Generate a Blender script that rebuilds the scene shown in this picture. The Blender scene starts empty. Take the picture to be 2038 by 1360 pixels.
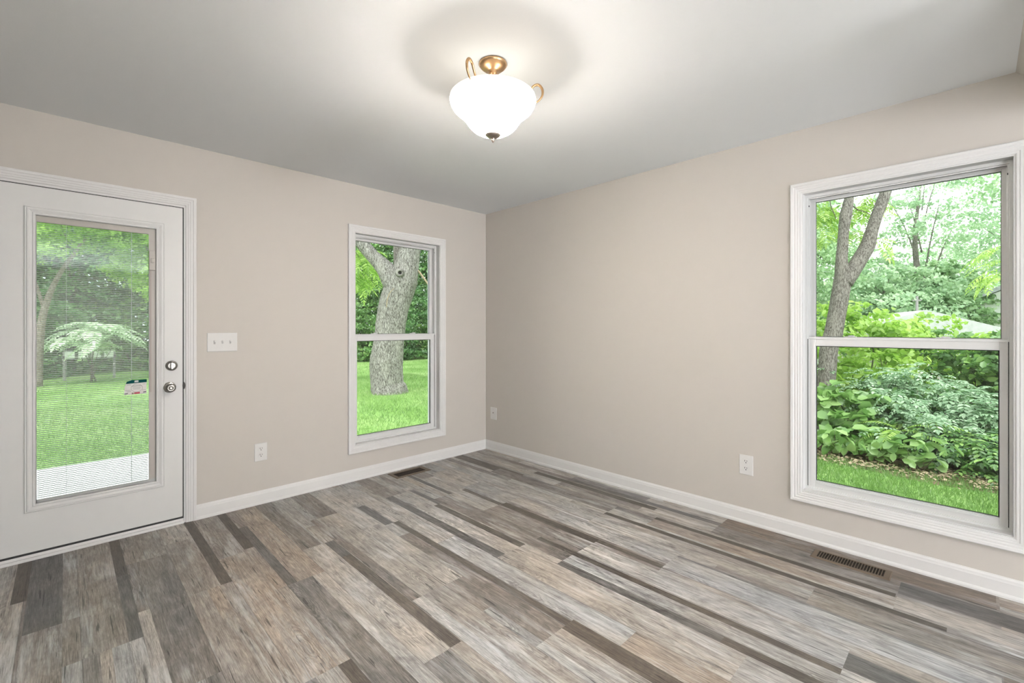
import bpy, bmesh, math, random
import numpy as np
from mathutils import Vector, Matrix
random.seed(7); rng = np.random.default_rng(11)
SC = bpy.context.scene; COL = SC.collection
PI = math.pi

# ------------------------------------------------------------ camera, world, lights, exposure
YAW = math.radians(45.5524); FPX = 907.1; HOR = 652.1
CAM = np.array([-3.136, -3.587, 1.26])
cd = bpy.data.cameras.new('camera'); cam = bpy.data.objects.new('camera', cd); COL.objects.link(cam)
cam.location = CAM; cam.rotation_euler = (PI/2, 0, YAW - PI/2)
cd.sensor_width = 36; cd.sensor_fit = 'HORIZONTAL'; cd.lens = 36*FPX/2038
cd.shift_x = 0; cd.shift_y = -(680-HOR)/2038; cd.clip_start = .02; cd.clip_end = 500
SC.camera = cam
vs = SC.view_settings
SC.display_settings.display_device = 'sRGB'
vs.view_transform = 'Standard'; vs.look = 'None'; vs.gamma = 1; vs.use_curve_mapping = False
vs.exposure = 0.46
W = bpy.data.worlds.new('sky'); SC.world = W; W.use_nodes = True
wn = W.node_tree; bg = wn.nodes['Background']
tc = wn.nodes.new('ShaderNodeTexCoord'); mp = wn.nodes.new('ShaderNodeMapping'); mp.inputs['Scale'].default_value = (1, 1, 2.5)
nz = wn.nodes.new('ShaderNodeTexNoise'); nz.inputs['Scale'].default_value = 2.2; nz.inputs['Detail'].default_value = 3
rp = wn.nodes.new('ShaderNodeValToRGB')
rp.color_ramp.elements[0].position = .35; rp.color_ramp.elements[0].color = (.80, .88, 1.0, 1)
rp.color_ramp.elements[1].position = .6; rp.color_ramp.elements[1].color = (1.0, 1.0, 1.0, 1)
wn.links.new(tc.outputs['Generated'], mp.inputs['Vector']); wn.links.new(mp.outputs[0], nz.inputs['Vector'])
wn.links.new(nz.outputs['Fac'], rp.inputs['Fac']); wn.links.new(rp.outputs['Color'], bg.inputs['Color'])
bg.inputs['Strength'].default_value = 2.45
def lamp(name, kind, loc, rot=(0, 0, 0), energy=10, color=(1, 1, 1), **k):
    l = bpy.data.lights.new(name, kind); l.energy = energy; l.color = color
    for a, b in k.items(): setattr(l, a, b)
    o = bpy.data.objects.new(name, l); COL.objects.link(o); o.location = loc; o.rotation_euler = rot
    return o
# soft overcast sun, high behind the house
lamp('sun', 'SUN', (0, 0, 20), (math.radians(28), math.radians(-22), 0), 2.0, (1, .97, .9), angle=math.radians(25))
# added fill lights, shining in through made-up openings behind the camera
BACKY = -9.0; LEFTX = -3.74
B_OPEN = ((-1.72, -.20),); S_OPEN = (5.5, 8.5)      # made-up openings for the fill in the two unseen walls
for a, b in B_OPEN:
    lamp('fill_back', 'AREA', ((a+b)/2, BACKY-.80, 1.05), (math.radians(130), 0, 0), 200, (.97, .985, 1), shape='RECTANGLE', size=b-a, size_y=2.0)
lamp('fill_side', 'AREA', (LEFTX-.80, -(S_OPEN[0]+S_OPEN[1])/2, 1.1), (math.radians(122), 0, math.radians(-90)), 130, (.97, .985, 1), shape='RECTANGLE', size=2.8, size_y=2.0)
SC.cycles.use_denoising = True
SC.cycles.max_bounces = 10; SC.cycles.diffuse_bounces = 5; SC.cycles.transparent_max_bounces = 24
SC.cycles.caustics_reflective = False; SC.cycles.caustics_refractive = False
SC.cycles.sample_clamp_indirect = 6

def at(px, py, depth):
    F = np.array([math.cos(YAW), math.sin(YAW), 0]); R = np.array([math.sin(YAW), -math.cos(YAW), 0])
    return CAM + (F*FPX + R*(px-1019) + np.array([0, 0, HOR-py]))/FPX*depth

# ------------------------------------------------------------ material helpers
def lin(r, g, b):
    f = lambda c: ((c/255+.055)/1.055)**2.4 if c > 10 else c/255/12.92
    return (f(r), f(g), f(b), 1)
def mat(name, col, rough=.5, metal=0, spec=.5, noise=None, bump=None, coat=0):
    m = bpy.data.materials.new(name); m.use_nodes = True; nt = m.node_tree; p = nt.nodes['Principled BSDF']
    p.inputs['Base Color'].default_value = col; p.inputs['Roughness'].default_value = rough
    p.inputs['Metallic'].default_value = metal; p.inputs['Specular IOR Level'].default_value = spec
    p.inputs['Coat Weight'].default_value = coat
    if noise or bump:
        t = nt.nodes.new('ShaderNodeTexCoord')
    if noise:
        sc, amt = noise
        n = nt.nodes.new('ShaderNodeTexNoise'); n.inputs['Scale'].default_value = sc; n.inputs['Detail'].default_value = 4
        nt.links.new(t.outputs['Object'], n.inputs['Vector'])
        r = nt.nodes.new('ShaderNodeValToRGB')
        r.color_ramp.elements[0].position = .3; r.color_ramp.elements[1].position = .7
        r.color_ramp.elements[0].color = tuple(c*(1-amt) for c in col[:3])+(1,)
        r.color_ramp.elements[1].color = tuple(min(1, c*(1+amt)) for c in col[:3])+(1,)
        nt.links.new(n.outputs['Fac'], r.inputs['Fac']); nt.links.new(r.outputs['Color'], p.inputs['Base Color'])
    if bump:
        sc, st = bump
        n = nt.nodes.new('ShaderNodeTexNoise'); n.inputs['Scale'].default_value = sc; n.inputs['Detail'].default_value = 3
        nt.links.new(t.outputs['Object'], n.inputs['Vector'])
        b = nt.nodes.new('ShaderNodeBump'); b.inputs['Strength'].default_value = st; b.inputs['Distance'].default_value = .002
        nt.links.new(n.outputs['Fac'], b.inputs['Height']); nt.links.new(b.outputs[0], p.inputs['Normal'])
    return m
M_wall = mat('greige_wall_paint', (.55, .519, .480, 1), .85, spec=.3, bump=(180, .12))
M_ceil = mat('white_ceiling_paint', (.86, .878, .89, 1), .95, spec=.2, bump=(120, .15))
M_trim = mat('white_trim_paint', (.69, .685, .675, 1), .5, spec=.35)
M_door = mat('white_door_paint', (.66, .66, .65, 1), .45)
M_vinyl = mat('white_vinyl', (.70, .70, .69, 1), .32)
M_gasket = mat('black_gasket', (.02, .02, .02, 1), .6)
M_greige = mat('blind_track_vinyl', (.42, .395, .36, 1), .4)
M_bgrey = mat('grey_spacer', (.42, .43, .42, 1), .45)
M_slat = mat('white_slat', (.93, .94, .93, 1), .4)
_n = M_slat.node_tree; _t = _n.nodes.new('ShaderNodeBsdfTranslucent'); _t.inputs['Color'].default_value = (.95, .96, .95, 1); _m = _n.nodes.new('ShaderNodeMixShader'); _m.inputs[0].default_value = .5
_n.links.new(_n.nodes['Principled BSDF'].outputs[0], _m.inputs[1]); _n.links.new(_t.outputs[0], _m.inputs[2]); _n.links.new(_m.outputs[0], _n.nodes['Material Output'].inputs['Surface'])
M_nickel = mat('satin_nickel', (.30, .285, .265, 1), .34, metal=1)
M_dark = mat('dark_slot', (.012, .010, .008, 1), .9)
M_plate = mat('white_plastic', (.68, .675, .66, 1), .6, spec=.3)
M_bronze = mat('brown_steel_vent', lin(108, 94, 79), .5, metal=.35)
M_ductv = mat('dark_duct', (.02, .013, .008, 1), .8)
M_antique = mat('antique_brass', (.62, .40, .22, 1), .3, metal=1)
M_alum = mat('white_sill', (.74, .73, .72, 1), .5)
M_concrete = mat('pale_concrete', (.80, .80, .79, 1), .9, noise=(3, .06), bump=(40, .3))
M_siding = mat('cream_siding', (.92, .91, .90, 1), .8)
M_roof = mat('grey_shingles', (.40, .41, .44, 1), .9, noise=(9, .2))
M_soil = mat('brown_soil', (.20, .14, .09, 1), 1, noise=(9, .5), bump=(30, 1))
M_post = mat('weathered_pole', (.30, .29, .28, 1), .9)
M_cable = mat('cable', (.55, .57, .58, 1), .6)
def bark(name, a, b, sc):
    m = bpy.data.materials.new(name); m.use_nodes = True; nt = m.node_tree; p = nt.nodes['Principled BSDF']
    t = nt.nodes.new('ShaderNodeTexCoord'); mpn = nt.nodes.new('ShaderNodeMapping'); mpn.inputs['Scale'].default_value = (1, 1, .28)
    nt.links.new(t.outputs['Object'], mpn.inputs['Vector'])
    v = nt.nodes.new('ShaderNodeTexVoronoi'); v.inputs['Scale'].default_value = sc*1.6; v.feature = 'DISTANCE_TO_EDGE'
    n = nt.nodes.new('ShaderNodeTexNoise'); n.inputs['Scale'].default_value = sc*2.4; n.inputs['Detail'].default_value = 6; n.inputs['Roughness'].default_value = .75
    n2 = nt.nodes.new('ShaderNodeTexNoise'); n2.inputs['Scale'].default_value = sc*.35; n2.inputs['Detail'].default_value = 5
    wv = nt.nodes.new('ShaderNodeVectorMath'); wv.operation = 'MULTIPLY_ADD'
    nt.links.new(mpn.outputs[0], n.inputs['Vector']); nt.links.new(mpn.outputs[0], n2.inputs['Vector'])
    nt.links.new(n.outputs['Color'], wv.inputs[0]); wv.inputs[1].default_value = (.09, .09, .12); nt.links.new(mpn.outputs[0], wv.inputs[2])
    nt.links.new(wv.outputs[0], v.inputs['Vector'])
    mx = nt.nodes.new('ShaderNodeMath'); mx.operation = 'MULTIPLY_ADD'
    nt.links.new(v.outputs['Distance'], mx.inputs[0]); mx.inputs[1].default_value = 1.1; nt.links.new(n.outputs['Fac'], mx.inputs[2])
    r = nt.nodes.new('ShaderNodeValToRGB'); e = r.color_ramp.elements
    e[0].position = .0; e[0].color = a; e[1].position = 1; e[1].color = b
    mr = nt.nodes.new('ShaderNodeMapRange'); mr.inputs[1].default_value = 1.12; mr.inputs[2].default_value = 1.62
    fl = nt.nodes.new('ShaderNodeTexNoise'); fl.inputs['Scale'].default_value = sc*5; fl.inputs['Detail'].default_value = 3; fl.inputs['Roughness'].default_value = .6
    nt.links.new(mpn.outputs[0], fl.inputs['Vector']); fa = nt.nodes.new('ShaderNodeMath'); fa.operation = 'MULTIPLY_ADD'
    nt.links.new(fl.outputs['Fac'], fa.inputs[0]); fa.inputs[1].default_value = 1.5; nt.links.new(mx.outputs[0], fa.inputs[2])
    nt.links.new(fa.outputs[0], mr.inputs[0]); nt.links.new(mr.outputs[0], r.inputs['Fac'])
    mc = nt.nodes.new('ShaderNodeMixRGB'); mc.blend_type = 'MIX'
    r2 = nt.nodes.new('ShaderNodeValToRGB'); r2.color_ramp.elements[0].position = .52; r2.color_ramp.elements[1].position = .75; r2.color_ramp.elements[1].color = (.45, .45, .45, 1)
    nt.links.new(n2.outputs['Fac'], r2.inputs['Fac']); nt.links.new(r2.outputs['Color'], mc.inputs['Fac'])
    nt.links.new(r.outputs['Color'], mc.inputs['Color1']); mc.inputs['Color2'].default_value = (b[0]*1.2, b[1]*1.18, b[2]*1.16, 1)
    nt.links.new(mc.outputs[0], p.inputs['Base Color'])
    bp = nt.nodes.new('ShaderNodeBump'); bp.inputs['Strength'].default_value = 1; bp.inputs['Distance'].default_value = .03
    nt.links.new(mx.outputs[0], bp.inputs['Height']); nt.links.new(bp.outputs[0], p.inputs['Normal'])
    p.inputs['Roughness'].default_value = .95; p.inputs['Specular IOR Level'].default_value = .1
    return m
M_bark = bark('grey_maple_bark', (.10, .088, .074, 1), (.60, .575, .53, 1), 15)
M_bark2 = bark('grey_brown_bark', (.14, .12, .10, 1), (.60, .56, .50, 1), 22)
M_twig = mat('twig_bark', (.10, .08, .06, 1), .9)
def leafmat(name, c0, c1, c2, trans=.45, rough=.5):
    m = bpy.data.materials.new(name); m.use_nodes = True; nt = m.node_tree; nt.nodes.remove(nt.nodes['Principled BSDF'])
    out = nt.nodes['Material Output']
    a = nt.nodes.new('ShaderNodeAttribute'); a.attribute_name = 'rnd'
    r = nt.nodes.new('ShaderNodeValToRGB'); e = r.color_ramp.elements
    e[0].color = c0; e[1].color = c2; x = e.new(.55); x.color = c1
    nt.links.new(a.outputs['Fac'], r.inputs['Fac'])
    d = nt.nodes.new('ShaderNodeBsdfDiffuse'); t = nt.nodes.new('ShaderNodeBsdfTranslucent'); g = nt.nodes.new('ShaderNodeBsdfGlossy')
    g.inputs['Roughness'].default_value = .45; g.inputs['Color'].default_value = (.9, .95, .9, 1)
    mx = nt.nodes.new('ShaderNodeMixShader'); mx.inputs[0].default_value = trans
    mg = nt.nodes.new('ShaderNodeMixShader'); mg.inputs[0].default_value = .06
    nt.links.new(r.outputs['Color'], d.inputs['Color']); nt.links.new(r.outputs['Color'], t.inputs['Color'])
    nt.links.new(d.outputs[0], mx.inputs[1]); nt.links.new(t.outputs[0], mx.inputs[2])
    nt.links.new(mx.outputs[0], mg.inputs[1]); nt.links.new(g.outputs[0], mg.inputs[2]); nt.links.new(mg.outputs[0], out.inputs['Surface'])
    return m
L_mid = leafmat('green_leaves', (.06, .16, .035, 1), (.17, .36, .09, 1), (.42, .66, .18, 1))
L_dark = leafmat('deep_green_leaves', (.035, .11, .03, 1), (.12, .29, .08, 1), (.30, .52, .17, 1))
L_yel = leafmat('yellow_green_leaves', (.22, .42, .05, 1), (.46, .70, .13, 1), (.72, .90, .30, 1), .6)
L_haze = leafmat('hazed_green_leaves', (.18, .35, .14, 1), (.40, .60, .30, 1), (.70, .86, .54, 1), .55)  # leaf colour paled to carry the distance haze
L_haze_pale = leafmat('hazed_pale_leaves', (.30, .48, .28, 1), (.50, .68, .42, 1), (.72, .86, .60, 1), .5)  # paler still, haze mixed into the leaf colour
L_blue = leafmat('blue_green_leaves', (.14, .28, .13, 1), (.34, .52, .30, 1), (.60, .76, .54, 1), .4)
L_bro = leafmat('broad_green_leaves', (.14, .30, .07, 1), (.28, .48, .14, 1), (.46, .66, .26, 1), .4)
L_grass = leafmat('grass_blades', (.12, .25, .045, 1), (.23, .40, .10, 1), (.40, .55, .22, 1), .5)
L_light = leafmat('whitish_green_leaves', (.50, .66, .42, 1), (.70, .84, .60, 1), (.88, .95, .80, 1), .4)
def glassmat():
    m = bpy.data.materials.new('window_glass'); m.use_nodes = True; nt = m.node_tree; nt.nodes.remove(nt.nodes['Principled BSDF'])
    out = nt.nodes['Material Output']; fr = nt.nodes.new('ShaderNodeFresnel'); fr.inputs['IOR'].default_value = 1.5
    t = nt.nodes.new('ShaderNodeBsdfTransparent'); t.inputs['Color'].default_value = (.96, .98, .97, 1)
    g = nt.nodes.new('ShaderNodeBsdfGlossy'); g.inputs['Roughness'].default_value = .0
    mx = nt.nodes.new('ShaderNodeMixShader'); nt.links.new(fr.outputs[0], mx.inputs[0])
    nt.links.new(t.outputs[0], mx.inputs[1]); nt.links.new(g.outputs[0], mx.inputs[2]); nt.links.new(mx.outputs[0], out.inputs['Surface'])
    return m
M_glass = glassmat()
def lawnmat():
    m = bpy.data.materials.new('lawn'); m.use_nodes = True; nt = m.node_tree; p = nt.nodes['Principled BSDF']
    t = nt.nodes.new('ShaderNodeTexCoord')
    n = nt.nodes.new('ShaderNodeTexNoise'); n.inputs['Scale'].default_value = .55; n.inputs['Detail'].default_value = 5
    n2 = nt.nodes.new('ShaderNodeTexNoise'); n2.inputs['Scale'].default_value = 28; n2.inputs['Detail'].default_value = 4
    nt.links.new(t.outputs['Object'], n.inputs['Vector']); nt.links.new(t.outputs['Object'], n2.inputs['Vector'])
    ad = nt.nodes.new('ShaderNodeMath'); ad.operation = 'MULTIPLY_ADD'; nt.links.new(n2.outputs['Fac'], ad.inputs[0]); ad.inputs[1].default_value = .5
    nt.links.new(n.outputs['Fac'], ad.inputs[2])
    r = nt.nodes.new('ShaderNodeValToRGB'); e = r.color_ramp.elements
    e[0].position = .5; e[0].color = (.14, .26, .06, 1); e[1].position = 1.0; e[1].color = (.38, .50, .21, 1)
    x = e.new(.72); x.color = (.23, .39, .11, 1)
    nt.links.new(ad.outputs[0], r.inputs['Fac']); nt.links.new(r.outputs['Color'], p.inputs['Base Color'])
    p.inputs['Roughness'].default_value = 1; p.inputs['Specular IOR Level'].default_value = .05
    return m
M_lawn = lawnmat()

# ------------------------------------------------------------ object helpers
def tag(o, label=None, cat=None, group=None, kind=None):
    if label: o['label'] = label
    if cat: o['category'] = cat
    if group: o['group'] = group
    if kind: o['kind'] = kind
    return o
def empty(name, loc=(0, 0, 0), rz=0, **k):
    o = bpy.data.objects.new(name, None); COL.objects.link(o); o.location = loc; o.rotation_euler = (0, 0, rz)
    o.empty_display_size = .05
    return tag(o, **k)
def build(name, bm, m, parent=None, smooth=False, bevel=0, **k):
    me = bpy.data.meshes.new(name); bmesh.ops.recalc_face_normals(bm, faces=bm.faces); bm.to_mesh(me); bm.free()
    mats = m if isinstance(m, (list, tuple)) else [m]
    for x in mats: me.materials.append(x)
    if smooth:
        me.polygons.foreach_set('use_smooth', [True]*len(me.polygons))
    o = bpy.data.objects.new(name, me); COL.objects.link(o)
    if parent: o.parent = parent
    if bevel:
        b = o.modifiers.new('bevel', 'BEVEL'); b.width = bevel; b.segments = 2; b.limit_method = 'ANGLE'; b.angle_limit = math.radians(40)
    return tag(o, **k)
ID = lambda u, v, w: (u, v, w)
TA = lambda u, z, d: (u, d, z)          # back wall: u = x, d = depth outward (+y)
TB = lambda u, z, d: (d, -u, z)         # right wall: u = -y, d = depth outward (+x)
def box(bm, a, b, T=ID, mi=0):
    vs_ = [bm.verts.new(T(x, y, z)) for x in (a[0], b[0]) for y in (a[1], b[1]) for z in (a[2], b[2])]
    for f in ((0, 1, 3, 2), (4, 6, 7, 5), (0, 4, 5, 1), (2, 3, 7, 6), (0, 2, 6, 4), (1, 5, 7, 3)):
        bm.faces.new([vs_[i] for i in f]).material_index = mi
def ring(bm, u0, u1, z0, z1, prof, T, close=True, sides='LTRB'):
    """mitred frame round a rectangle; prof = [(outward offset, depth)], closed section"""
    cs = []
    for o_, d in prof:
        cs.append([(u0-o_, z0-o_, d), (u0-o_, z1+o_, d), (u1+o_, z1+o_, d), (u1+o_, z0-o_, d)])
    n = len(prof); V = [[bm.verts.new(T(*cs[i][j])) for j in range(4)] for i in range(n)]
    for s, (a, b) in {'L': (0, 1), 'T': (1, 2), 'R': (2, 3), 'B': (3, 0)}.items():
        if s not in sides: continue
        for i in range(n):
            k = (i+1) % n
            bm.faces.new([V[i][a], V[k][a], V[k][b], V[i][b]])
    if 'B' not in sides:
        for j in (0, 3):
            bm.faces.new([V[i][j] for i in range(n)])
def flat_ring(u0, u1, z0, z1, w, d0, d1, T):
    bm = bmesh.new(); ring(bm, u0, u1, z0, z1, [(0, d0), (w, d0), (w, d1), (0, d1)], T); return bm
def lathe(bm, prof, n=32, T=None, cap=True):
    T = T or (lambda x, y, z: (x, y, z)); rows = []
    for r, z in prof:
        if r < 1e-6: rows.append([bm.verts.new(T(0, 0, z))])
        else: rows.append([bm.verts.new(T(r*math.cos(2*PI*i/n), r*math.sin(2*PI*i/n), z)) for i in range(n)])
    for a, b in zip(rows, rows[1:]):
        for i in range(n):
            j = (i+1) % n
            if len(a) == 1 and len(b) == 1: continue
            if len(a) == 1: bm.faces.new([a[0], b[i], b[j]])
            elif len(b) == 1: bm.faces.new([a[i], a[j], b[0]])
            else: bm.faces.new([a[i], a[j], b[j], b[i]])
def tube(bm, pts, rad, n=10, bump=0, seed=0, capend=True):
    pts = [Vector(p) for p in pts]; rad = rad if hasattr(rad, '__len__') else [rad]*len(pts)
    rr = random.Random(seed); rows = []; up = None
    lob = [(rr.randint(2, 5), rr.uniform(0, 6.28), rr.uniform(0, .4)) for _ in range(3)]
    for i, p in enumerate(pts):
        t = (pts[min(i+1, len(pts)-1)]-pts[max(i-1, 0)]).normalized()
        if up is None:
            up = Vector((1, 0, 0)) if abs(t.x) < .9 else Vector((0, 1, 0))
        a = (up - t*up.dot(t)).normalized(); b = t.cross(a); up = a
        row = []
        for k in range(n):
            th = 2*PI*k/n; f = 1
            if bump:
                f += bump*sum(math.sin(m*th+ph+i*dr) for m, ph, dr in lob)/2 + bump*.5*rr.uniform(-1, 1)
            row.append(bm.verts.new(p+(a*math.cos(th)+b*math.sin(th))*rad[i]*f))
        rows.append(row)
    for r0, r1 in zip(rows, rows[1:]):
        for k in range(n):
            j = (k+1) % n; bm.faces.new([r0[k], r0[j], r1[j], r1[k]])
    if capend: bm.faces.new(rows[0][::-1]); bm.faces.new(rows[-1])
def spline(pts, rads, sub=6):
    P = [np.array(p, float) for p in pts]; out = []; ro = []
    P = [2*P[0]-P[1]]+P+[2*P[-1]-P[-2]]
    for i in range(1, len(P)-2):
        for s in range(sub):
            t = s/sub; a, b, c, d = P[i-1:i+3]
            out.append(.5*((2*b)+(c-a)*t+(2*a-5*b+4*c-d)*t*t+(3*b-a-3*c+d)*t**3)); ro.append(rads[i-1]*(1-t)+rads[i]*t)
    out.append(P[-2]); ro.append(rads[-1]); return out, ro

# ------------------------------------------------------------ floor: vinyl planks, printed with strips
def build_floor():
    PW = .1825; X0 = -.17; PL = 1.22
    joints = {-1: -.0, 0: -2.44, 1: -3.325, 2: -1.82+.0, 3: -1.215, 4: -2.433, 5: -3.24, 6: -1.75, 7: -2.60, 8: -2.37,
              9: -1.766, 10: -2.138, 11: -2.14, 12: -1.23, 13: -1.92, 14: -.995, 15: -1.655, 16: -1.215, 17: -.85, 18: -1.6, 19: -.52}
    DK = (.12, .10, .082); DK2 = (.15, .127, .106); DG = (.165, .157, .150); MG = (.25, .232, .212); TAN = (.44, .375, .315)
    LT = (.50, .47, .435); MD = (.345, .312, .277); GB = (.42, .412, .40)
    marks = [(-3.314, -3.262, -.52, 0, DK), (-3.262, -3.144, -.86, 0, DG), (-3.144, -3.09, -.85, 0, MD), (-3.09, -2.952, -1.21, 0, MD),
             (-2.952, -2.906, -.55, 0, DK), (-2.952, -2.906, -1.21, -.55, DG), (-2.906, -2.724, -.43, 0, MD),
             (-2.591, -2.542, -.62, 0, DK), (-2.591, -2.542, -1.0, -.62, DK2), (-2.724, -2.591, -1.0, -.3, MD), (-2.542, -2.41, -.71, 0, MD),
             (-2.865, -2.724, -1.65, -.43, MG), (-2.41, -2.36, -.68, 0, DK), (-2.36, -2.313, -1.23, -.35, DG), (-2.313, -2.178, -1.23, 0, TAN),
             (-2.178, -2.07, -.92, 0, MG), (-2.053, -2.0, -2.14, -.92, DK2), (-2.053, -2.0, -1.15, -.92, DG),
             (-2.178, -2.053, -2.14, -.92, LT), (-2.41, -2.36, -3.14, -1.92, DK2), (-2.178, -2.06, -3.36, -2.14, MG),
             (-2.36, -2.24, -2.45, -1.23, MG), (-2.24, -2.178, -2.45, -1.23, LT), (-2.542, -2.41, -1.92, -.71, TAN), (-2.65, -2.6, -1.31, -1.0, TAN),
             (-1.68, -1.62, -.95, -.55, DG), (-1.625, -1.585, -2.37, -.95, DK2), (-1.81, -1.7, -1.766, -.9, LT), (-1.65, -1.57, -3.6, -2.37, DK2),
             (-1.24, -1.20, -.9, -.52, DG), (-1.275, -1.225, -1.75, -.9, DK2), (-1.07, -1.03, -.8, -.19, DG), (-.94, -.90, -1.215, -.79, DK2),
             (-.93, -.87, -2.02, -1.215, DK), (-.91, -.87, -2.43, -2.02, DK2), (-1.13, -1.09, -2.49, -1.75, DK), (-1.13, -1.09, -3.24, -2.49, DK2),
             (-.44, -.33, -.88, -.03, DK2), (-.24, -.185, -2.03, -.9, DK), (-.48, -.36, -1.82, -.61, MG), (-.534, -.495, -3.5, -1.82, DK),
             (-.37, -.33, -3.32, -2.1, DK), (-1.08, -.97, -4.4, -3.24, DG), (-.32, -.185, -3.9, -3.325, DG), (-.17, 0, -3.65, -2.44, (.24, .19, .15)),
             (-.85, -.72, -2.43, -1.6, (.46, .44, .42)), (-.895, -.735, -3.65, -2.43, (.50, .49, .48)), (-1.08, -.94, -3.24, -2.02, (.52, .51, .50)),
             (-.895, -.72, -.75, -.3, LT), (-3.005, -2.952, -2.43, -1.21, GB), (-3.262, -3.144, -2.0, -.86, MD)]
    base_tones = [LT, (.47, .435, .395), TAN, MD, GB, (.45, .415, .378), (.41, .367, .325), (.53, .507, .48), (.40, .375, .35), (.46, .44, .415), (.33, .30, .272), (.27, .243, .218), (.26, .252, .245), (.57, .555, .535)]
    rr = random.Random(5); verts = []; faces = []; cols = []; seeds = []
    YMIN = BACKY
    k = -1
    while True:
        xr = X0-PW*k; xl = xr-PW
        if xl < LEFTX-.2: break
        j0 = joints.get(k, -rr.random()*PL)
        js = []; y = j0
        while y < 0: y += PL
        js.append(0.0)
        y -= PL
        while y > YMIN: js.append(y); y -= PL
        js.append(YMIN)
        for a, b in zip(js, js[1:]):
            w = rr.choice([[.05, .1325], [.0475, .075, .06], [.06, .1225], [.12, .0625], [.1825], [.05, .08, .0525], [.0475, .135]])
            x = xl; strips = []
            darkfirst = rr.random() < .12
            for i, ww in enumerate(w):
                tone = rr.choice(base_tones)
                if i == 0 and ww < .062 and darkfirst: tone = rr.choice([DK2, DG, MG])
                br = [a]
                if rr.random() < .15: br.append(a+(b-a)*rr.uniform(.25, .75))
                br.append(b)
                for p, q in zip(br, br[1:]):
                    tt = tone if p == a else rr.choice(base_tones[:7])
                    if tone in (DK2, DG, MG): tt = rr.choice([DK2, DG, MG])
                    strips.append((x, x+ww, q, p, tt, rr.random()))
                x += ww
            ms = [m for m in marks if m[0] < xr-.004 and m[1] > xl+.004 and m[2] < a-.003 and m[3] > b+.003]
            xs = sorted({xl, xr}|{s[0] for s in strips}|{max(xl, m[0]) for m in ms}|{min(xr, m[1]) for m in ms})
            ys = sorted({a, b}|{s[2] for s in strips}|{s[3] for s in strips}|{min(a, max(b, m[2])) for m in ms}|{min(a, max(b, m[3])) for m in ms})
            for x0, x1 in zip(xs, xs[1:]):
                for y0, y1 in zip(ys, ys[1:]):
                    cx, cy = (x0+x1)/2, (y0+y1)/2; c = None
                    for m in ms:
                        if m[0] <= cx <= m[1] and m[2] <= cy <= m[3]: c = m[4]; sd = (m[0]*7.3+m[2]*3.1) % 1
                    if c is None:
                        for s in strips:
                            if s[0]-1e-6 <= cx <= s[1]+1e-6 and s[2]-1e-6 <= cy <= s[3]+1e-6: c, sd = s[4], s[5]; break
                    if c is None: c, sd = LT, .5
                    if x1 > 0: x1 = 0.0
                    n = len(verts); verts += [(x0, y0, 0), (x1, y0, 0), (x1, y1, 0), (x0, y1, 0)]
                    faces.append((n, n+1, n+2, n+3)); cols.append(c); seeds.append(sd)
        k += 1
    # underside slab
    n = len(verts); verts += [(LEFTX, YMIN, -.02), (0, YMIN, -.02), (0, 0, -.02), (LEFTX, 0, -.02)]
    faces.append((n, n+3, n+2, n+1)); cols.append((.3, .3, .3)); seeds.append(0)
    me = bpy.data.meshes.new('floor'); me.from_pydata(verts, [], faces)
    ca = me.attributes.new('tone', 'FLOAT_COLOR', 'CORNER'); sa = me.attributes.new('seed', 'FLOAT', 'FACE')
    ca.data.foreach_set('color', np.repeat(np.array([tuple(c)+(1,) for c in cols], np.float32), 4, axis=0).ravel())
    sa.data.foreach_set('value', np.array(seeds, np.float32))
    m = bpy.data.materials.new('vinyl_plank'); m.use_nodes = True; nt = m.node_tree; p = nt.nodes['Principled BSDF']; L = nt.links.new
    N = lambda t: nt.nodes.new(t)
    at_ = N('ShaderNodeAttribute'); at_.attribute_name = 'tone'; as_ = N('ShaderNodeAttribute'); as_.attribute_name = 'seed'
    tcn = N('ShaderNodeTexCoord')
    off = N('ShaderNodeVectorMath'); off.operation = 'MULTIPLY'
    cmb = N('ShaderNodeCombineXYZ'); L(as_.outputs['Fac'], cmb.inputs[0]); L(as_.outputs['Fac'], cmb.inputs[1]); L(as_.outputs['Fac'], cmb.inputs[2])
    off.inputs[1].default_value = (13, 37, 9); L(cmb.outputs[0], off.inputs[0])
    addv = N('ShaderNodeVectorMath'); addv.operation = 'ADD'; L(tcn.outputs['Object'], addv.inputs[0]); L(off.outputs[0], addv.inputs[1])
    def mapped(scale):
        q = N('ShaderNodeMapping'); q.inputs['Scale'].default_value = scale; L(addv.outputs[0], q.inputs['Vector']); return q
    def noise(scale, s, det=5, ro=.6, dist=0):
        q = N('ShaderNodeTexNoise'); q.inputs['Scale'].default_value = s; q.inputs['Detail'].default_value = det; q.inputs['Roughness'].default_value = ro
        q.inputs['Distortion'].default_value = dist; L(mapped(scale).outputs[0], q.inputs['Vector']); return q
    def rampf(inp, p0, v0, p1, v1):
        q = N('ShaderNodeMapRange'); q.inputs[1].default_value = p0; q.inputs[2].default_value = p1; q.inputs[3].default_value = v0; q.inputs[4].default_value = v1
        L(inp, q.inputs[0]); return q.outputs[0]
    def mul(a, b):
        q = N('ShaderNodeMath'); q.operation = 'MULTIPLY'
        L(a, q.inputs[0]); L(b, q.inputs[1]); return q.outputs[0]
    fine = noise((1, .045, 1), 330, 3, .65)                 # fine fibre
    streak = noise((1, .05, 1), 85, 6, .78, .5)             # longer streaks
    blotch = noise((1, .45, 1), 11, 8, .74, .9)               # weathered patches
    wash = noise((1, .075, 1), 40, 6, .75, .5)              # white wash
    crack = noise((1, .05, 1), 90, 2, .45, .3)              # short dark cracks
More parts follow.
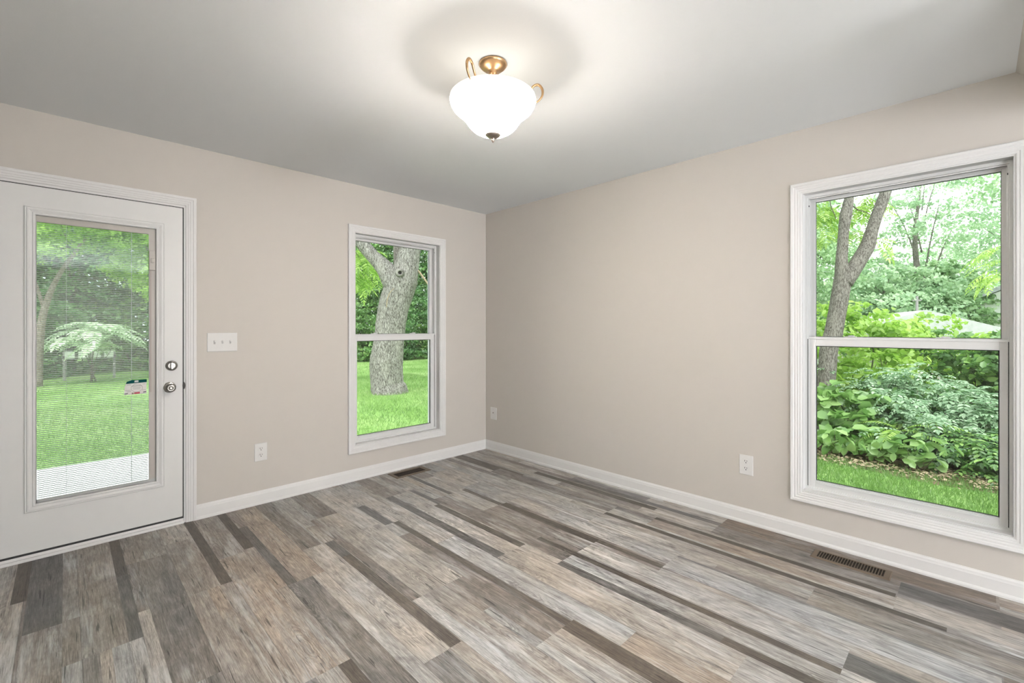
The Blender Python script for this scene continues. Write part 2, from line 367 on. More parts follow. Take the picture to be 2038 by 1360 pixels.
    wv = N('ShaderNodeTexWave'); wv.wave_type = 'RINGS'; wv.rings_direction = 'Z'; wv.inputs['Scale'].default_value = 26; wv.inputs['Distortion'].default_value = 7
    wv.inputs['Detail'].default_value = 2.5; wv.inputs['Detail Scale'].default_value = .9; L(mapped((1.6, .22, 1)).outputs[0], wv.inputs['Vector'])
    hair = noise((1, .03, 1), 620, 2, .5)
    f = mul(rampf(fine.outputs['Fac'], .3, .66, .7, 1.28), rampf(streak.outputs['Fac'], .3, .58, .7, 1.34))
    f = mul(f, rampf(hair.outputs['Fac'], .35, .80, .65, 1.14))
    f = mul(f, rampf(blotch.outputs['Fac'], .3, .58, .7, 1.3))
    # knots with cathedral rings round them
    kv = N('ShaderNodeTexVoronoi'); kv.feature = 'F1'; kv.inputs['Scale'].default_value = 1.0; kv.inputs['Randomness'].default_value = 1
    warp = noise((1, .35, 1), 16, 4, .6); wadd = N('ShaderNodeVectorMath'); wadd.operation = 'MULTIPLY_ADD'
    L(warp.outputs['Color'], wadd.inputs[0]); wadd.inputs[1].default_value = (.35, .35, 0); L(mapped((7.5, 1.35, 1)).outputs[0], wadd.inputs[2])
    L(wadd.outputs[0], kv.inputs['Vector'])
    kd = kv.outputs['Distance']; km = N('ShaderNodeMath'); km.operation = 'MULTIPLY'; L(kd, km.inputs[0]); km.inputs[1].default_value = 120
    ks = N('ShaderNodeMath'); ks.operation = 'SINE'; L(km.outputs[0], ks.inputs[0])
    wm = N('ShaderNodeMix'); L(rampf(kd, .14, 1, .42, 0), wm.inputs[0]); wm.inputs[2].default_value = 1; L(rampf(ks.outputs[0], -1, .66, .6, 1.12), wm.inputs[3])
    f = mul(f, wm.outputs[0])
    f = mul(f, rampf(kd, .035, .5, .08, 1))
    f = mul(f, rampf(crack.outputs['Fac'], .66, 1, .70, .36))
    # thin bevel line along the long plank edges
    sx = N('ShaderNodeSeparateXYZ'); L(tcn.outputs['Object'], sx.inputs[0])
    ma = N('ShaderNodeMath'); ma.operation = 'ADD'; L(sx.outputs[0], ma.inputs[0]); ma.inputs[1].default_value = .17+PW*40
    mm = N('ShaderNodeMath'); mm.operation = 'MODULO'; L(ma.outputs[0], mm.inputs[0]); mm.inputs[1].default_value = PW
    mp2 = N('ShaderNodeMath'); mp2.operation = 'PINGPONG'; L(mm.outputs[0], mp2.inputs[0]); mp2.inputs[1].default_value = PW/2
    f = mul(f, rampf(mp2.outputs[0], .0008, .62, .0022, 1))
    f2 = N('ShaderNodeMath'); f2.operation = 'MULTIPLY'; L(f, f2.inputs[0]); f2.inputs[1].default_value = .80; f = f2.outputs[0]
    cmx = N('ShaderNodeVectorMath'); cmx.operation = 'SCALE'; L(at_.outputs['Color'], cmx.inputs[0]); L(f, cmx.inputs['Scale'])
    ww = N('ShaderNodeMixRGB'); L(cmx.outputs[0], ww.inputs['Color1']); ww.inputs['Color2'].default_value = (.64, .65, .65, 1)
    sxt = N('ShaderNodeSeparateXYZ'); L(at_.outputs['Color'], sxt.inputs[0])
    patch = noise((1, .30, 1), 6.5, 3, .55, .5)
    L(mul(rampf(wash.outputs['Fac'], .44, 0, .66, .95), mul(rampf(patch.outputs['Fac'], .47, .04, .62, .92), rampf(sxt.outputs[0], .12, .08, .40, 1))), ww.inputs['Fac'])
    # brown / grey tint drift
    hue = noise((1, .4, 1), 5, 3, .5)
    tint = N('ShaderNodeMixRGB'); tint.blend_type = 'MULTIPLY'; tint.inputs['Fac'].default_value = 1
    tr = N('ShaderNodeValToRGB'); tr.color_ramp.elements[0].position = .35; tr.color_ramp.elements[1].position = .65
    tr.color_ramp.elements[0].color = (.96, .985, 1.02, 1); tr.color_ramp.elements[1].color = (1.04, 1.0, .955, 1)
    L(hue.outputs['Fac'], tr.inputs['Fac']); L(ww.outputs[0], tint.inputs['Color1']); L(tr.outputs['Color'], tint.inputs['Color2'])
    L(tint.outputs[0], p.inputs['Base Color'])
    p.inputs['Roughness'].default_value = .42; p.inputs['Specular IOR Level'].default_value = .38
    bp = N('ShaderNodeBump'); bp.inputs['Strength'].default_value = .25; bp.inputs['Distance'].default_value = .001; L(f, bp.inputs['Height']); L(bp.outputs[0], p.inputs['Normal'])
    me.materials.append(m)
    o = bpy.data.objects.new('floor', me); COL.objects.link(o); return tag(o, 'grey and brown wood-look vinyl plank floor', kind='structure')
build_floor()

# ------------------------------------------------------------ walls and ceiling
CZ = 2.44; WT = .15
def wall(name, u0, u1, z1, holes, T, label, zlow=-.25):
    bm = bmesh.new()
    us = sorted({u0, u1}|{h[0] for h in holes}|{h[1] for h in holes}); zs = sorted({zlow, z1}|{h[2] for h in holes}|{h[3] for h in holes})
    for a, b in zip(us, us[1:]):
        for c, d in zip(zs, zs[1:]):
            cu, cz = (a+b)/2, (c+d)/2
            if any(h[0] < cu < h[1] and h[2] < cz < h[3] for h in holes): continue
            box(bm, (a, c, 0), (b, d, WT), T)
    bmesh.ops.remove_doubles(bm, verts=bm.verts, dist=1e-5)
    # drop interior duplicate faces between neighbouring cells
    seen = {}
    for f in list(bm.faces):
        key = tuple(sorted(v.index for v in f.verts)) if False else tuple(round(c, 4) for c in f.calc_center_median())
        seen.setdefault(key, []).append(f)
    dead = [f for fs in seen.values() if len(fs) > 1 for f in fs]
    bmesh.ops.delete(bm, geom=dead, context='FACES')
    return build(name, bm, M_wall, label=label, kind='structure')
W1 = (-1.433, -.582, .282, 2.048); W2 = (2.857, 3.713, .282, 2.060)    # finished openings (u0,u1,z0,z1)
DX0, DX1, DZ = -3.505, -2.591, 2.034
g = .012
wall('wall_back', LEFTX, 0, CZ, [(W1[0]-g, W1[1]+g, W1[2]-g, W1[3]+g), (DX0-.03, DX1+.03, -.25, DZ+.03)], TA, 'greige painted wall with the glazed door and tree window')
wall('wall_right', 0.0, -BACKY, CZ+.3, [(W2[0]-g, W2[1]+g, W2[2]-g, W2[3]+g)], TB, 'greige painted wall with the window onto the shrubs')
TL = lambda u, z, d: (LEFTX-d, -u, z); TK = lambda u, z, d: (u, BACKY-d, z)
wall('wall_left', 0.0, -BACKY, CZ, [(S_OPEN[0], S_OPEN[1], .25, 2.25)], TL, 'greige painted wall left of the camera')
wall('wall_front', LEFTX, 0, CZ, [(a, b, .25, 2.25) for a, b in B_OPEN], TK, 'greige painted wall behind the camera')
bm = bmesh.new(); SY = -3.713
box(bm, (LEFTX, SY, CZ), (WT, WT, CZ+.12))
# sloped soffit beyond the right-hand window
for P in ([(LEFTX, SY, CZ), (0, SY, CZ), (0, SY-.28, CZ-.28), (LEFTX, SY-.28, CZ-.28)],):
    pass
box(bm, (LEFTX, BACKY, CZ), (WT, SY, CZ+.12))
build('ceiling', bm, M_ceil, label='white painted ceiling', kind='structure')
bm = bmesh.new()
sec = [(SY, CZ), (SY-.22, CZ-.22), (SY-.36, CZ-.22), (SY-.36, CZ)]
v0 = [bm.verts.new((0, y, z-.0005)) for y, z in sec]; v1 = [bm.verts.new((-.9, y, z-.0005)) for y, z in sec]
for i in range(4):
    j = (i+1) % 4; bm.faces.new([v0[i], v0[j], v1[j], v1[i]])
bm.faces.new(v0); bm.faces.new(v1[::-1])
build('trim_soffit', bm, M_wall, label='sloped greige soffit at the top right corner', kind='structure')

# ------------------------------------------------------------ baseboards
def baseboard(name, u0, u1, T, lab):
    bm = bmesh.new(); pr = [(0, 0), (-.019, 0), (-.019, .010), (-.016, .016), (-.011, .020), (-.011, .070), (-.0095, .074), (-.008, .084), (-.004, .090), (-.003, .094), (0, .094)]
    a = [bm.verts.new(T(u0, z, d)) for d, z in pr]; b = [bm.verts.new(T(u1, z, d)) for d, z in pr]
    for i in range(len(pr)):
        j = (i+1) % len(pr); bm.faces.new([a[i], a[j], b[j], b[i]])
    bm.faces.new(a); bm.faces.new(b[::-1])
    return build(name, bm, M_trim, kind='structure', label=lab)
baseboard('baseboard_back', -2.522, -.0005, TA, 'white baseboard under the tree window')
baseboard('baseboard_right', .0005, -BACKY, TB, 'white baseboard under the shrub window')
baseboard('baseboard_left', .0, -BACKY, TL, 'white baseboard on the left wall')
baseboard('baseboard_far_left', LEFTX+.02, -3.574, TA, 'white baseboard left of the door')

# ------------------------------------------------------------ casing profile
CAS = [(0, 0), (0, -.008), (.004, -.0105), (.012, -.0105), (.015, -.013), (.024, -.0125), (.028, -.015), (.038, -.0145), (.042, -.018), (.053, -.019), (.057, -.017), (.057, 0)]

# ------------------------------------------------------------ windows
def window(num, Wn, T, glass_up, glass_lo, label):
    u0, u1, z0, z1 = Wn
    root = empty('window_%d' % num, T((u0+u1)/2, z0, 0), label=label, kind='structure')
    inv = Matrix.Translation(Vector(root.location)).inverted()
    def add(nm, bm, m, par=root, **k):
        bmesh.ops.transform(bm, matrix=inv, verts=bm.verts)
        return build(nm, bm, m, par, **k)
    bm = bmesh.new(); ring(bm, u0, u1, z0, z1, CAS, T); add('casing', bm, M_trim)
    # jamb extension boards with a small reveal edge
    bm = bmesh.new(); ring(bm, u0+.006, u1-.006, z0+.006, z1-.006, [(0, -.004), (.012, -.004), (.012, .058), (0, .058)], T); add('jamb', bm, M_trim)
    # vinyl frame: stepped head/sides
    bm = bmesh.new()
    ring(bm, u0+.018, u1-.018, z0+.022, z1-.022, [(0, .052), (.022, .052), (.022, .145), (0, .145)], T)
    ring(bm, u0+.024, u1-.024, z0+.026, z1-.030, [(0, .060), (.008, .060), (.008, .066), (0, .066)], T)
    ring(bm, u0+.026, u1-.026, z0+.030, z1-.034, [(0, .096), (.010, .096), (.010, .100), (0, .100)], T)
    ring(bm, u0+.035, u1-.035, z0+.035, z1-.035, [(0, .133), (.02, .133), (.02, .150), (0, .150)], T)
    add('frame', bm, M_vinyl, bevel=.0015)
    # balance shoe slots in the side tracks (thin dark gaps)
    bm = bmesh.new()
    zm = 1.172
    for uu in (u0+.0185, u1-.0215):
        box(bm, (uu, z0+.03, .0512), (uu+.003, zm+.02, .0522), T)
    for uu in (u0+.022, u1-.025):
        box(bm, (uu, z1-.075, .0595), (uu+.004, z1-.066, .0602), T)
    add('track_gap', bm, M_gasket)
    # upper sash (outer track)
    a, b, c, d = glass_up
    bm = bmesh.new()
    so, st = u0+.0178, u1-.0178
    def frame4(bm, A, B, C, D, a, b, c, d, d0, d1):
        box(bm, (A, C, d0), (a, D, d1), T); box(bm, (b, C, d0), (B, D, d1), T)
        box(bm, (a, C, d0), (b, c, d1), T); box(bm, (a, d, d0), (b, D, d1), T)
    frame4(bm, so, st, 1.150, z1-.0218, a, b, c, d, .102, .132)
    us = add('upper_sash', bm, M_vinyl, bevel=.002)
    bm = bmesh.new(); box(bm, (a-.004, c-.004, .1165), (b+.004, d+.004, .1195), T); add('pane', bm, M_glass, us)
    bm = bmesh.new(); ring(bm, a+.0022, b-.0022, c+.0022, d-.0022, [(0, .1145), (.004, .1145), (.004, .1165), (0, .1165)], T); add('gasket', bm, M_gasket, us)
    # lower sash (inner track)
    a, b, c, d = glass_lo
    bm = bmesh.new()
    frame4(bm, u0+.022, u1-.022, z0+.022, 1.203, a, b, c, d, .066, .098)
    box(bm, (u0+.022, 1.190, .060), (u1-.022, 1.203, .066), T)     # meeting rail lip
    ls = add('lower_sash', bm, M_vinyl, bevel=.002)
    bm = bmesh.new(); box(bm, (a-.004, c-.004, .0865), (b+.004, d+.004, .0895), T); add('pane', bm, M_glass, ls)
    bm = bmesh.new(); ring(bm, a+.004, b-.004, c+.003, d-.004, [(0, .083), (.005, .083), (.005, .0865), (0, .0865)], T); add('gasket', bm, M_gasket, ls)
    bm = bmesh.new(); box(bm, (a+.012, c-.013, .056), (b-.03, c-.004, .067), T); add('lift_rail', bm, M_vinyl, ls, bevel=.0015)
    for f in (.22, .74):
        uc = a+(b-a)*f
        bm = bmesh.new(); box(bm, (uc-.03, 1.2031, .074), (uc+.03, 1.209, .092), T); box(bm, (uc-.008, 1.209, .070), (uc+.022, 1.215, .080), T)
        add('sash_latch', bm, M_vinyl, ls, bevel=.002)
    # head notches
    bm = bmesh.new()
    for f in (.13, .55):
        uc = u0+(u1-u0)*f; box(bm, (uc, z1-.0300, .0585), (uc+.11, z1-.0275, .0601), T)
    add('head_slot', bm, M_greige)
    # stool-less sill slope board
    bm = bmesh.new(); box(bm, (u0+.006, z0+.0065, .0), (u1-.006, z0+.012, .058), T); add('sill', bm, M_trim, bevel=.002)
window(1, W1, TA, (-1.375, -.632, 1.203, 2.0), (-1.380, -.640, .345, 1.146), 'white double-hung window with the old tree outside')
window(2, W2, TB, (2.905, 3.671, 1.205, 2.017), (2.913, 3.664, .345, 1.150), 'white double-hung window with shrubs and a forked tree outside')

# ------------------------------------------------------------ door
droot = empty('door_1', (DX0, 0, 0), label='white exterior door with full glass lite and blinds inside the glass', kind='structure')
dinv = Matrix.Translation(Vector(droot.location)).inverted()
def dadd(nm, bm, m, par=None, **k):
    bmesh.ops.transform(bm, matrix=dinv, verts=bm.verts); return build(nm, bm, m, par or droot, **k)
LX0, LX1, LZ0, LZ1 = -3.249, -2.731, .302, 1.873          # lite opening
bm = bmesh.new()
for (a, b, c, d) in ((DX0+.003, LX0, .046, DZ-.005), (LX1, DX1-.003, .046, DZ-.005), (LX0, LX1, .046, LZ0), (LX0, LX1, LZ1, DZ-.005)):
    box(bm, (a, c, 0), (b, d, .044), TA)
dadd('slab', bm, M_door)
bm = bmesh.new()
ring(bm, LX0, LX1, LZ0, LZ1, [(0, .012), (0, -.006), (.003, -.010), (.010, -.0105), (.014, -.0065), (.020, -.0085), (.027, -.0115), (.033, -.0115), (.035, -.006), (.038, -.006), (.041, -.008), (.0435, -.006), (.0435, .0005)], TA)
dadd('lite_frame', bm, M_door)
bm = bmesh.new()
box(bm, (LX0, LZ1-.034, .006), (LX1, LZ1, .010), TA); box(bm, (LX1-.032, LZ0, .006), (LX1, LZ1-.034, .010), TA)
box(bm, (LX0, LZ1-.0345, .010), (LX1, LZ1-.030, .034), TA)
tr_ = dadd('blind_header', bm, M_greige)  # greige stands in for the wall reflected in header and side strip
bm = bmesh.new(); box(bm, (LX0, LZ0, .0055), (LX1, LZ0+.017, .0095), TA); box(bm, (LX0, LZ0, .0055), (LX0+.003, LZ1-.034, .0095), TA); box(bm, (LX1-.0345, LZ0+.017, .005), (LX1-.032, LZ1-.034, .011), TA)
dadd('blind_bottom_rail', bm, M_bgrey)
bm = bmesh.new(); box(bm, (LX0, LZ0, .011), (LX1, LZ1, .013), TA); dadd('pane', bm, M_glass)
bm = bmesh.new(); box(bm, (LX0, LZ0, .036), (LX1, LZ1, .038), TA); dadd('outer_pane', bm, M_glass)
bm = bmesh.new(); zz = LZ0+.022; tilt = math.radians(4)
while zz < LZ1-.038:
    w = .0070; dy = w*math.cos(tilt); dz = w*math.sin(tilt)
    x0, x1 = LX0+.004, LX1-.036
    v = [bm.verts.new(p) for p in ((x0, .0245-dy, zz-dz), (x1, .0245-dy, zz-dz), (x1, .0245, zz+.0022), (x0, .0245, zz+.0022), (x1, .0245+dy, zz+dz), (x0, .0245+dy, zz+dz))]
    lo = [bm.verts.new(q.co-Vector((0, 0, .00035))) for q in v]
    for V in ((v[0], v[1], v[2], v[3]), (v[3], v[2], v[4], v[5]), (lo[3], lo[2], lo[1], lo[0]), (lo[5], lo[4], lo[2], lo[3]), (v[0], lo[0], lo[1], v[1]), (v[5], v[4], lo[4], lo[5])): bm.faces.new(V)
    zz += .01075
sl = dadd('blind_slats', bm, M_slat)
for xx in (-3.130, -2.846):
    bm = bmesh.new()
    box(bm, (xx-.0008, LZ0+.018, .0170), (xx+.0008, LZ1-.034, .0177), TA); box(bm, (xx-.0008, LZ0+.018, .0313), (xx+.0008, LZ1-.034, .032), TA)
    dadd('ladder_cord', bm, M_slat, sl)
bm = bmesh.new(); box(bm, (-2.765, 1.615, -.009), (-2.733, 1.735, .006), TA); box(bm, (-2.757, 1.66, -.014), (-2.741, 1.69, -.009), TA); dadd('blind_slider', bm, M_greige, bevel=.003)
bm = bmesh.new(); box(bm, (-2.760, .86, .001), (-2.752, 1.615, .005), TA); dadd('slider_track', bm, mat('taupe_track', (.36, .31, .27, 1), .4))
# deadbolt and knob
def TAc(cx, cz):
    return lambda x, y, z: (cx+x, -z, cz+y)
bm = bmesh.new(); lathe(bm, [(0, 0), (.031, 0), (.032, .004), (.029, .010), (.024, .012), (.020, .010), (.016, .0105), (0, .011)], 36, TAc(-2.652, 1.017))
db = dadd('deadbolt', bm, M_nickel, smooth=False)
bm = bmesh.new()
lathe(bm, [(0, 0), (.008, 0), (.008, .016), (0, .016)], 16, lambda x, y, z: (-2.652+x, -.010-z, 1.017+y))
tb = [(-.004, -.021), (.004, -.021), (.0065, -.010), (.0045, 0), (.0065, .010), (.004, .021), (-.004, .021), (-.0065, .010), (-.0045, 0), (-.0065, -.010)]
f0 = [bm.verts.new((-2.652+x, -.020, 1.017+z)) for x, z in tb]; f1 = [bm.verts.new((-2.652+x, -.029, 1.017+z)) for x, z in tb]
bm.faces.new(f0); bm.faces.new(f1[::-1])
for i in range(10): bm.faces.new([f0[i], f0[(i+1) % 10], f1[(i+1) % 10], f1[i]])
dadd('thumb_turn', bm, M_nickel, db, bevel=.001)
bm = bmesh.new(); lathe(bm, [(0, 0), (.0325, 0), (.0335, .004), (.031, .009), (.020, .013), (.014, .016), (.012, .030)], 36, TAc(-2.662, .880))
kr = dadd('knob_rosette', bm, M_nickel, smooth=False)
bm = bmesh.new(); lathe(bm, [(.012, .026), (.020, .031), (.0255, .038), (.027, .046), (.0255, .053), (.021, .058), (.015, .0605), (.0135, .0595), (.011, .0595), (.0105, .0615), (0, .062)], 36, TAc(-2.662, .880))
kb = dadd('door_knob', bm, M_nickel, kr, smooth=True)
bm = bmesh.new(); lathe(bm, [(0, .0615), (.0075, .0615), (.0075, .0632), (.006, .0636), (0, .0636)], 20, TAc(-2.662, .880)); box(bm, (-2.6635, -.0672, .8755), (-2.6605, -.0634, .8845)); dadd('turn_button', bm, M_nickel, kb)
# weather strip round the slab, sweep below
bm = bmesh.new()
box(bm, (DX1-.003, .03, .006), (DX1+.003, DZ, .042), TA); box(bm, (DX0-.003, .03, .006), (DX0+.003, DZ, .042), TA); box(bm, (DX0, DZ-.005, .006), (DX1, DZ+.001, .042), TA)
dadd('weather_strip', bm, M_gasket)
bm = bmesh.new(); box(bm, (DX0, .030, -.001), (DX1+.002, .043, .044), TA); dadd('door_sweep', bm, M_gasket)
bm = bmesh.new(); box(bm, (DX0+.01, .0425, -.0025), (DX1-.004, .0475, .001), TA); dadd('sweep_cap', bm, M_door)
# jamb, casing, threshold
bm = bmesh.new(); ring(bm, DX0-.003, DX1+.003, 0, DZ, [(0, -.002), (.018, -.002), (.018, WT), (0, WT)], TA, sides='LTR')
build('trim_1', bm, M_trim, kind='structure', label='white door jamb')
bm = bmesh.new(); ring(bm, DX0-.012, DX1+.012, 0, DZ+.012, CAS, TA, sides='LTR')
build('trim_2', bm, M_trim, kind='structure', label='white moulded casing around the glazed door')
bm = bmesh.new(); box(bm, (DX0-.003, 0, -.019), (DX1+.003, .016, 0), TA); box(bm, (DX0-.003, .0, 0), (DX1+.003, .030, WT+.03), TA)
build('trim_3', bm, M_alum, kind='structure', label='white door threshold', bevel=.003)
bm = bmesh.new(); lathe(bm, [(0, 0), (.022, 0), (.022, .0015), (0, .0015)], 24, lambda x, y, z: (DX1+.0035+x*.35, -.0025-z, .885+y)); build('strike_plate', bm, mat('black_strike', (.05, .045, .04, 1), .5, metal=.6), droot).matrix_parent_inverse = dinv

# warning label stuck on the glass
root = empty('paper_label', (-2.828, .0105, .897), label='small white and green paper label stuck on the door glass', cat='label')
root.scale = (1.14, 1, 1.18)
def pl(nm, pts, m, y, par=root, thick=.0004):
    bm = bmesh.new(); a = [bm.verts.new((x, y-thick, z)) for x, z in pts]; b = [bm.verts.new((x, y, z)) for x, z in pts]
    bm.faces.new(a); bm.faces.new(b[::-1])
    for i in range(len(pts)): j = (i+1) % len(pts); bm.faces.new([a[i], a[j], b[j], b[i]])
    return build(nm, bm, m, par)
M_paper = mat('label_paper', (.72, .70, .67, 1), .6); M_green = mat('label_green', (.003, .06, .065, 1), .9, spec=.1); M_red = mat('label_red', (.38, .03, .05, 1), .5); M_ink = mat('label_ink', (.06, .06, .07, 1), .6)
pap = pl('paper', [(-.047, -.040), (.045, -.036), (.047, .036), (-.015, .036), (-.038, .028), (-.045, .0)], M_paper, -.0)
pl('green_band', [(-.040, .018), (.047, .021), (.047, .0365), (-.015, .0365), (-.036, .029)], M_green, -.0005)
pl('band_window', [(-.005, .024), (.012, .024), (.012, .034), (-.004, .033)], M_paper, -.001)
pl('red_box', [(-.006, -.037), (.018, -.036), (.018, -.027), (-.006, -.028)], M_red, -.0005)
pl('brown_box', [(-.016, -.037), (-.008, -.037), (-.008, -.029), (-.016, -.029)], mat('label_brown', (.2, .14, .1, 1), .6), -.0005)
pl('left_bar', [(-.045, -.035), (-.032, -.034), (-.031, -.029), (-.044, -.030)], M_ink, -.0005); pl('right_bar', [(.031, -.032), (.045, -.031), (.045, -.026), (.032, -.027)], M_ink, -.0005)
bm = bmesh.new(); oc = [((.005+.025*math.cos(PI/8+i*PI/4)), (-.006+.021*math.sin(PI/8+i*PI/4))) for i in range(8)]
for i in range(8):
    a, b = oc[i], oc[(i+1) % 8]; d = Vector((b[0]-a[0], 0, b[1]-a[1])).normalized(); n_ = Vector((-d.z, 0, d.x))*.0005
    vv = [bm.verts.new((p[0]+s*n_.x, -.0011, p[1]+s*n_.z)) for p, s in ((a, -1), (b, -1), (b, 1), (a, 1))]; bm.faces.new(vv)
build('octagon_outline', bm, M_ink, root)
bm = bmesh.new(); rr = random.Random(3)
for z, a, b in ((.007, -.011, .020), (.003, -.017, .026), (-.0045, -.012, .021), (-.0115, -.010, .019), (.012, -.036, -.022), (.013, .030, .042), (-.016, -.042, -.020), (-.018, .028, .042), (-.022, -.036, -.018)):
    x = a
    while x < b:
        w = rr.uniform(.0012, .003); box(bm, (x, -.0011, z-.0008), (x+w, -.0009, z+.0008)); x += w+.0007
build('text_lines', bm, M_ink, root)

# ------------------------------------------------------------ wall plates
def plate(bm, w, h, T):
    pr = [(0, -.0001), (-.0, -.003), (-.003, -.0055)]
    hw, hh = w/2, h/2; rows = []
    for o_, d in pr: rows.append([bm.verts.new(T(x, z, d)) for x, z in ((-hw-o_, -hh-o_), (-hw-o_, hh+o_), (hw+o_, hh+o_), (hw+o_, -hh-o_))])
    for a, b in zip(rows, rows[1:]):
        for i in range(4): bm.faces.new([a[i], a[(i+1) % 4], b[(i+1) % 4], b[i]])
    bm.faces.new(rows[-1]); bm.faces.new(rows[0])
SA = lambda u, z, d: (u, d, z); SB = lambda u, z, d: (d, -u, z)
def outlet(name, loc, S, w, h, label):
    root = empty(name, loc, label=label, cat='outlet', group=None)
    bm = bmesh.new(); plate(bm, w, h, S); build('cover_plate', bm, M_plate, root, bevel=.001)
    for s in (1, -1):
        zc = s*.0225
        bm = bmesh.new()
        pts = []
        for i in range(24):
            th = 2*PI*i/24; pts.append((max(-.0165, min(.0165, .0185*math.cos(th))), zc+.0145*math.sin(th)))
        a = [bm.verts.new(S(x, z, -.0056)) for x, z in pts]; b = [bm.verts.new(S(x*.97, zc+(z-zc)*.97, -.0082)) for x, z in pts]
        bm.faces.new(b)
        for i in range(24): bm.faces.new([a[i], a[(i+1) % 24], b[(i+1) % 24], b[i]])
        rc = build('receptacle', bm, M_plate, root)
        bm = bmesh.new()
        box(bm, (-.0078, zc+.000, -.0086), (-.0050, zc+.0095, -.0081), S); box(bm, (.0050, zc+.001, -.0086), (.0076, zc+.0085, -.0081), S)
        box(bm, (-.0024, zc-.0095, -.0086), (.0024, zc-.0045, -.0081), S); box(bm, (-.0016, zc-.0105, -.0086), (.0016, zc-.004, -.0081), S)
        build('slots', bm, M_dark, rc)
    bm = bmesh.new(); lathe(bm, [(0, 0), (.003, 0), (.0025, .0008), (0, .001)], 12, lambda x, y, z: S(x, y, -.0056-z)); build('screw', bm, M_plate, root)
outlet('wall_outlet', (-2.1355, 0, .370), SA, .083, .127, 'white duplex outlet on the wall between the door and the window')
outlet('wall_outlet', (0, -2.547, .374), SB, .084, .126, 'white duplex outlet on the right wall beside the large shrub window')
root = empty('cable_plate', (0, -.123, .379), label='small white cable jack plate low on the wall beside the corner', cat='wall plate')
bm = bmesh.new(); plate(bm, .092, .122, SB); build('cover_plate', bm, M_plate, root, bevel=.001)
bm = bmesh.new(); lathe(bm, [(0, 0), (.0065, 0), (.0065, .002), (.0045, .002), (.0045, .010), (0, .010)], 6, lambda x, y, z: SB(x, y+.008, -.0056-z)); build('coax_jack', bm, M_nickel, root)
for zz in (.045, -.045):
    bm = bmesh.new(); lathe(bm, [(0, 0), (.003, 0), (0, .001)], 10, lambda x, y, z: SB(x, y+zz, -.0056-z)); build('screw', bm, M_greige, root)
root = empty('light_switch', (-2.373, 0, 1.1605), label='white triple toggle switch plate on the wall beside the door', cat='light switch')
bm = bmesh.new(); plate(bm, .177, .127, SA); build('cover_plate', bm, M_plate, root, bevel=.001)
for i, u in enumerate((-.046, 0, .046)):
    bm = bmesh.new(); box(bm, (u-.0055, -.013, -.0063), (u+.0055, .013, -.0054), SA); bz = build('toggle_bezel', bm, M_greige if i == 0 else M_plate, root)
    bm = bmesh.new(); s = 1 if i else 1
    v = [SA(u-.0042, -.011, -.006), SA(u+.0042, -.011, -.006), SA(u+.0042, .011, -.006), SA(u-.0042, .011, -.006), SA(u-.0038, .002*s+.001, -.018), SA(u+.0038, .002*s+.001, -.018), SA(u+.0038, .010*s, -.017), SA(u-.0038, .010*s, -.017)]
    v = [bm.verts.new(p) for p in v]
    for f in ((0, 1, 5, 4), (1, 2, 6, 5), (2, 3, 7, 6), (3, 0, 4, 7), (4, 5, 6, 7)): bm.faces.new([v[k] for k in f])
    build('toggle', bm, M_plate, bz)
    for zz in (.030, -.030):
        bm = bmesh.new(); lathe(bm, [(0, 0), (.003, 0), (0, .0009)], 10, lambda x, y, z: SA(u+x, y+zz, -.0056-z)); build('screw', bm, M_plate, root)

# ------------------------------------------------------------ floor registers
def register(name, x0, x1, y0, y1, along, n, sx0, sx1, sy0, sy1, label):
    cx, cy = (x0+x1)/2, (y0+y1)/2
    root = empty(name, (cx, cy, 0), label=label, cat='floor vent')
    loc = lambda x, y, z: (x-cx, y-cy, z)
    bm = bmesh.new()
    for a, b in (((x0, y0), (sx0, y1)), ((sx1, y0), (x1, y1)), ((sx0, y0), (sx1, sy0)), ((sx0, sy1), (sx1, y1))):
        pass
    pr = [(x0, x1, y0, y1, .0008), (x0+.004, x1-.004, y0+.004, y1-.004, .005), (sx0, sx1, sy0, sy1, .005), (sx0, sx1, sy0, sy1, .0012)]
    rows = [[bm.verts.new(loc(*p, z)) for p in ((a, c), (b, c), (b, d), (a, d))] for a, b, c, d, z in pr]
    for r0, r1 in zip(rows, rows[1:]):
        for i in range(4): bm.faces.new([r0[i], r0[(i+1) % 4], r1[(i+1) % 4], r1[i]])
    build('frame', bm, M_bronze, root)
    bm = bmesh.new(); box(bm, loc(sx0, sy0, .0006), loc(sx1, sy1, .0011)); build('duct_opening', bm, M_ductv, root)
    bm = bmesh.new()
    for i in range(n+1):
        if along == 'y':
            p = sy0+(sy1-sy0)*i/n; w = .0028
            box(bm, loc(sx0, p-w/2, .0012), loc(sx1, p+w/2, .0048))
        else:
            p = sx0+(sx1-sx0)*i/n; w = .0024
            box(bm, loc(p-w/2, sy0, .0012), loc(p+w/2, sy1, .0040))
    if along == 'x': box(bm, loc(sx0, (sy0+sy1)/2-.002, .0012), loc(sx1, (sy0+sy1)/2+.002, .0046))
    build('louvres', bm, M_bronze if along == 'y' else mat('dark_louvre', (.035, .022, .014, 1), .5, metal=.3), root)
register('floor_register', -.211, -.096, -3.286, -2.944, 'y', 24, -.192, -.109, -3.259, -2.968, 'brown metal floor register below the large shrub window')
register('floor_register', -1.165, -.826, -.213, -.055, 'x', 22, -1.135, -.868, -.190, -.092, 'brown metal floor register below the tree window')

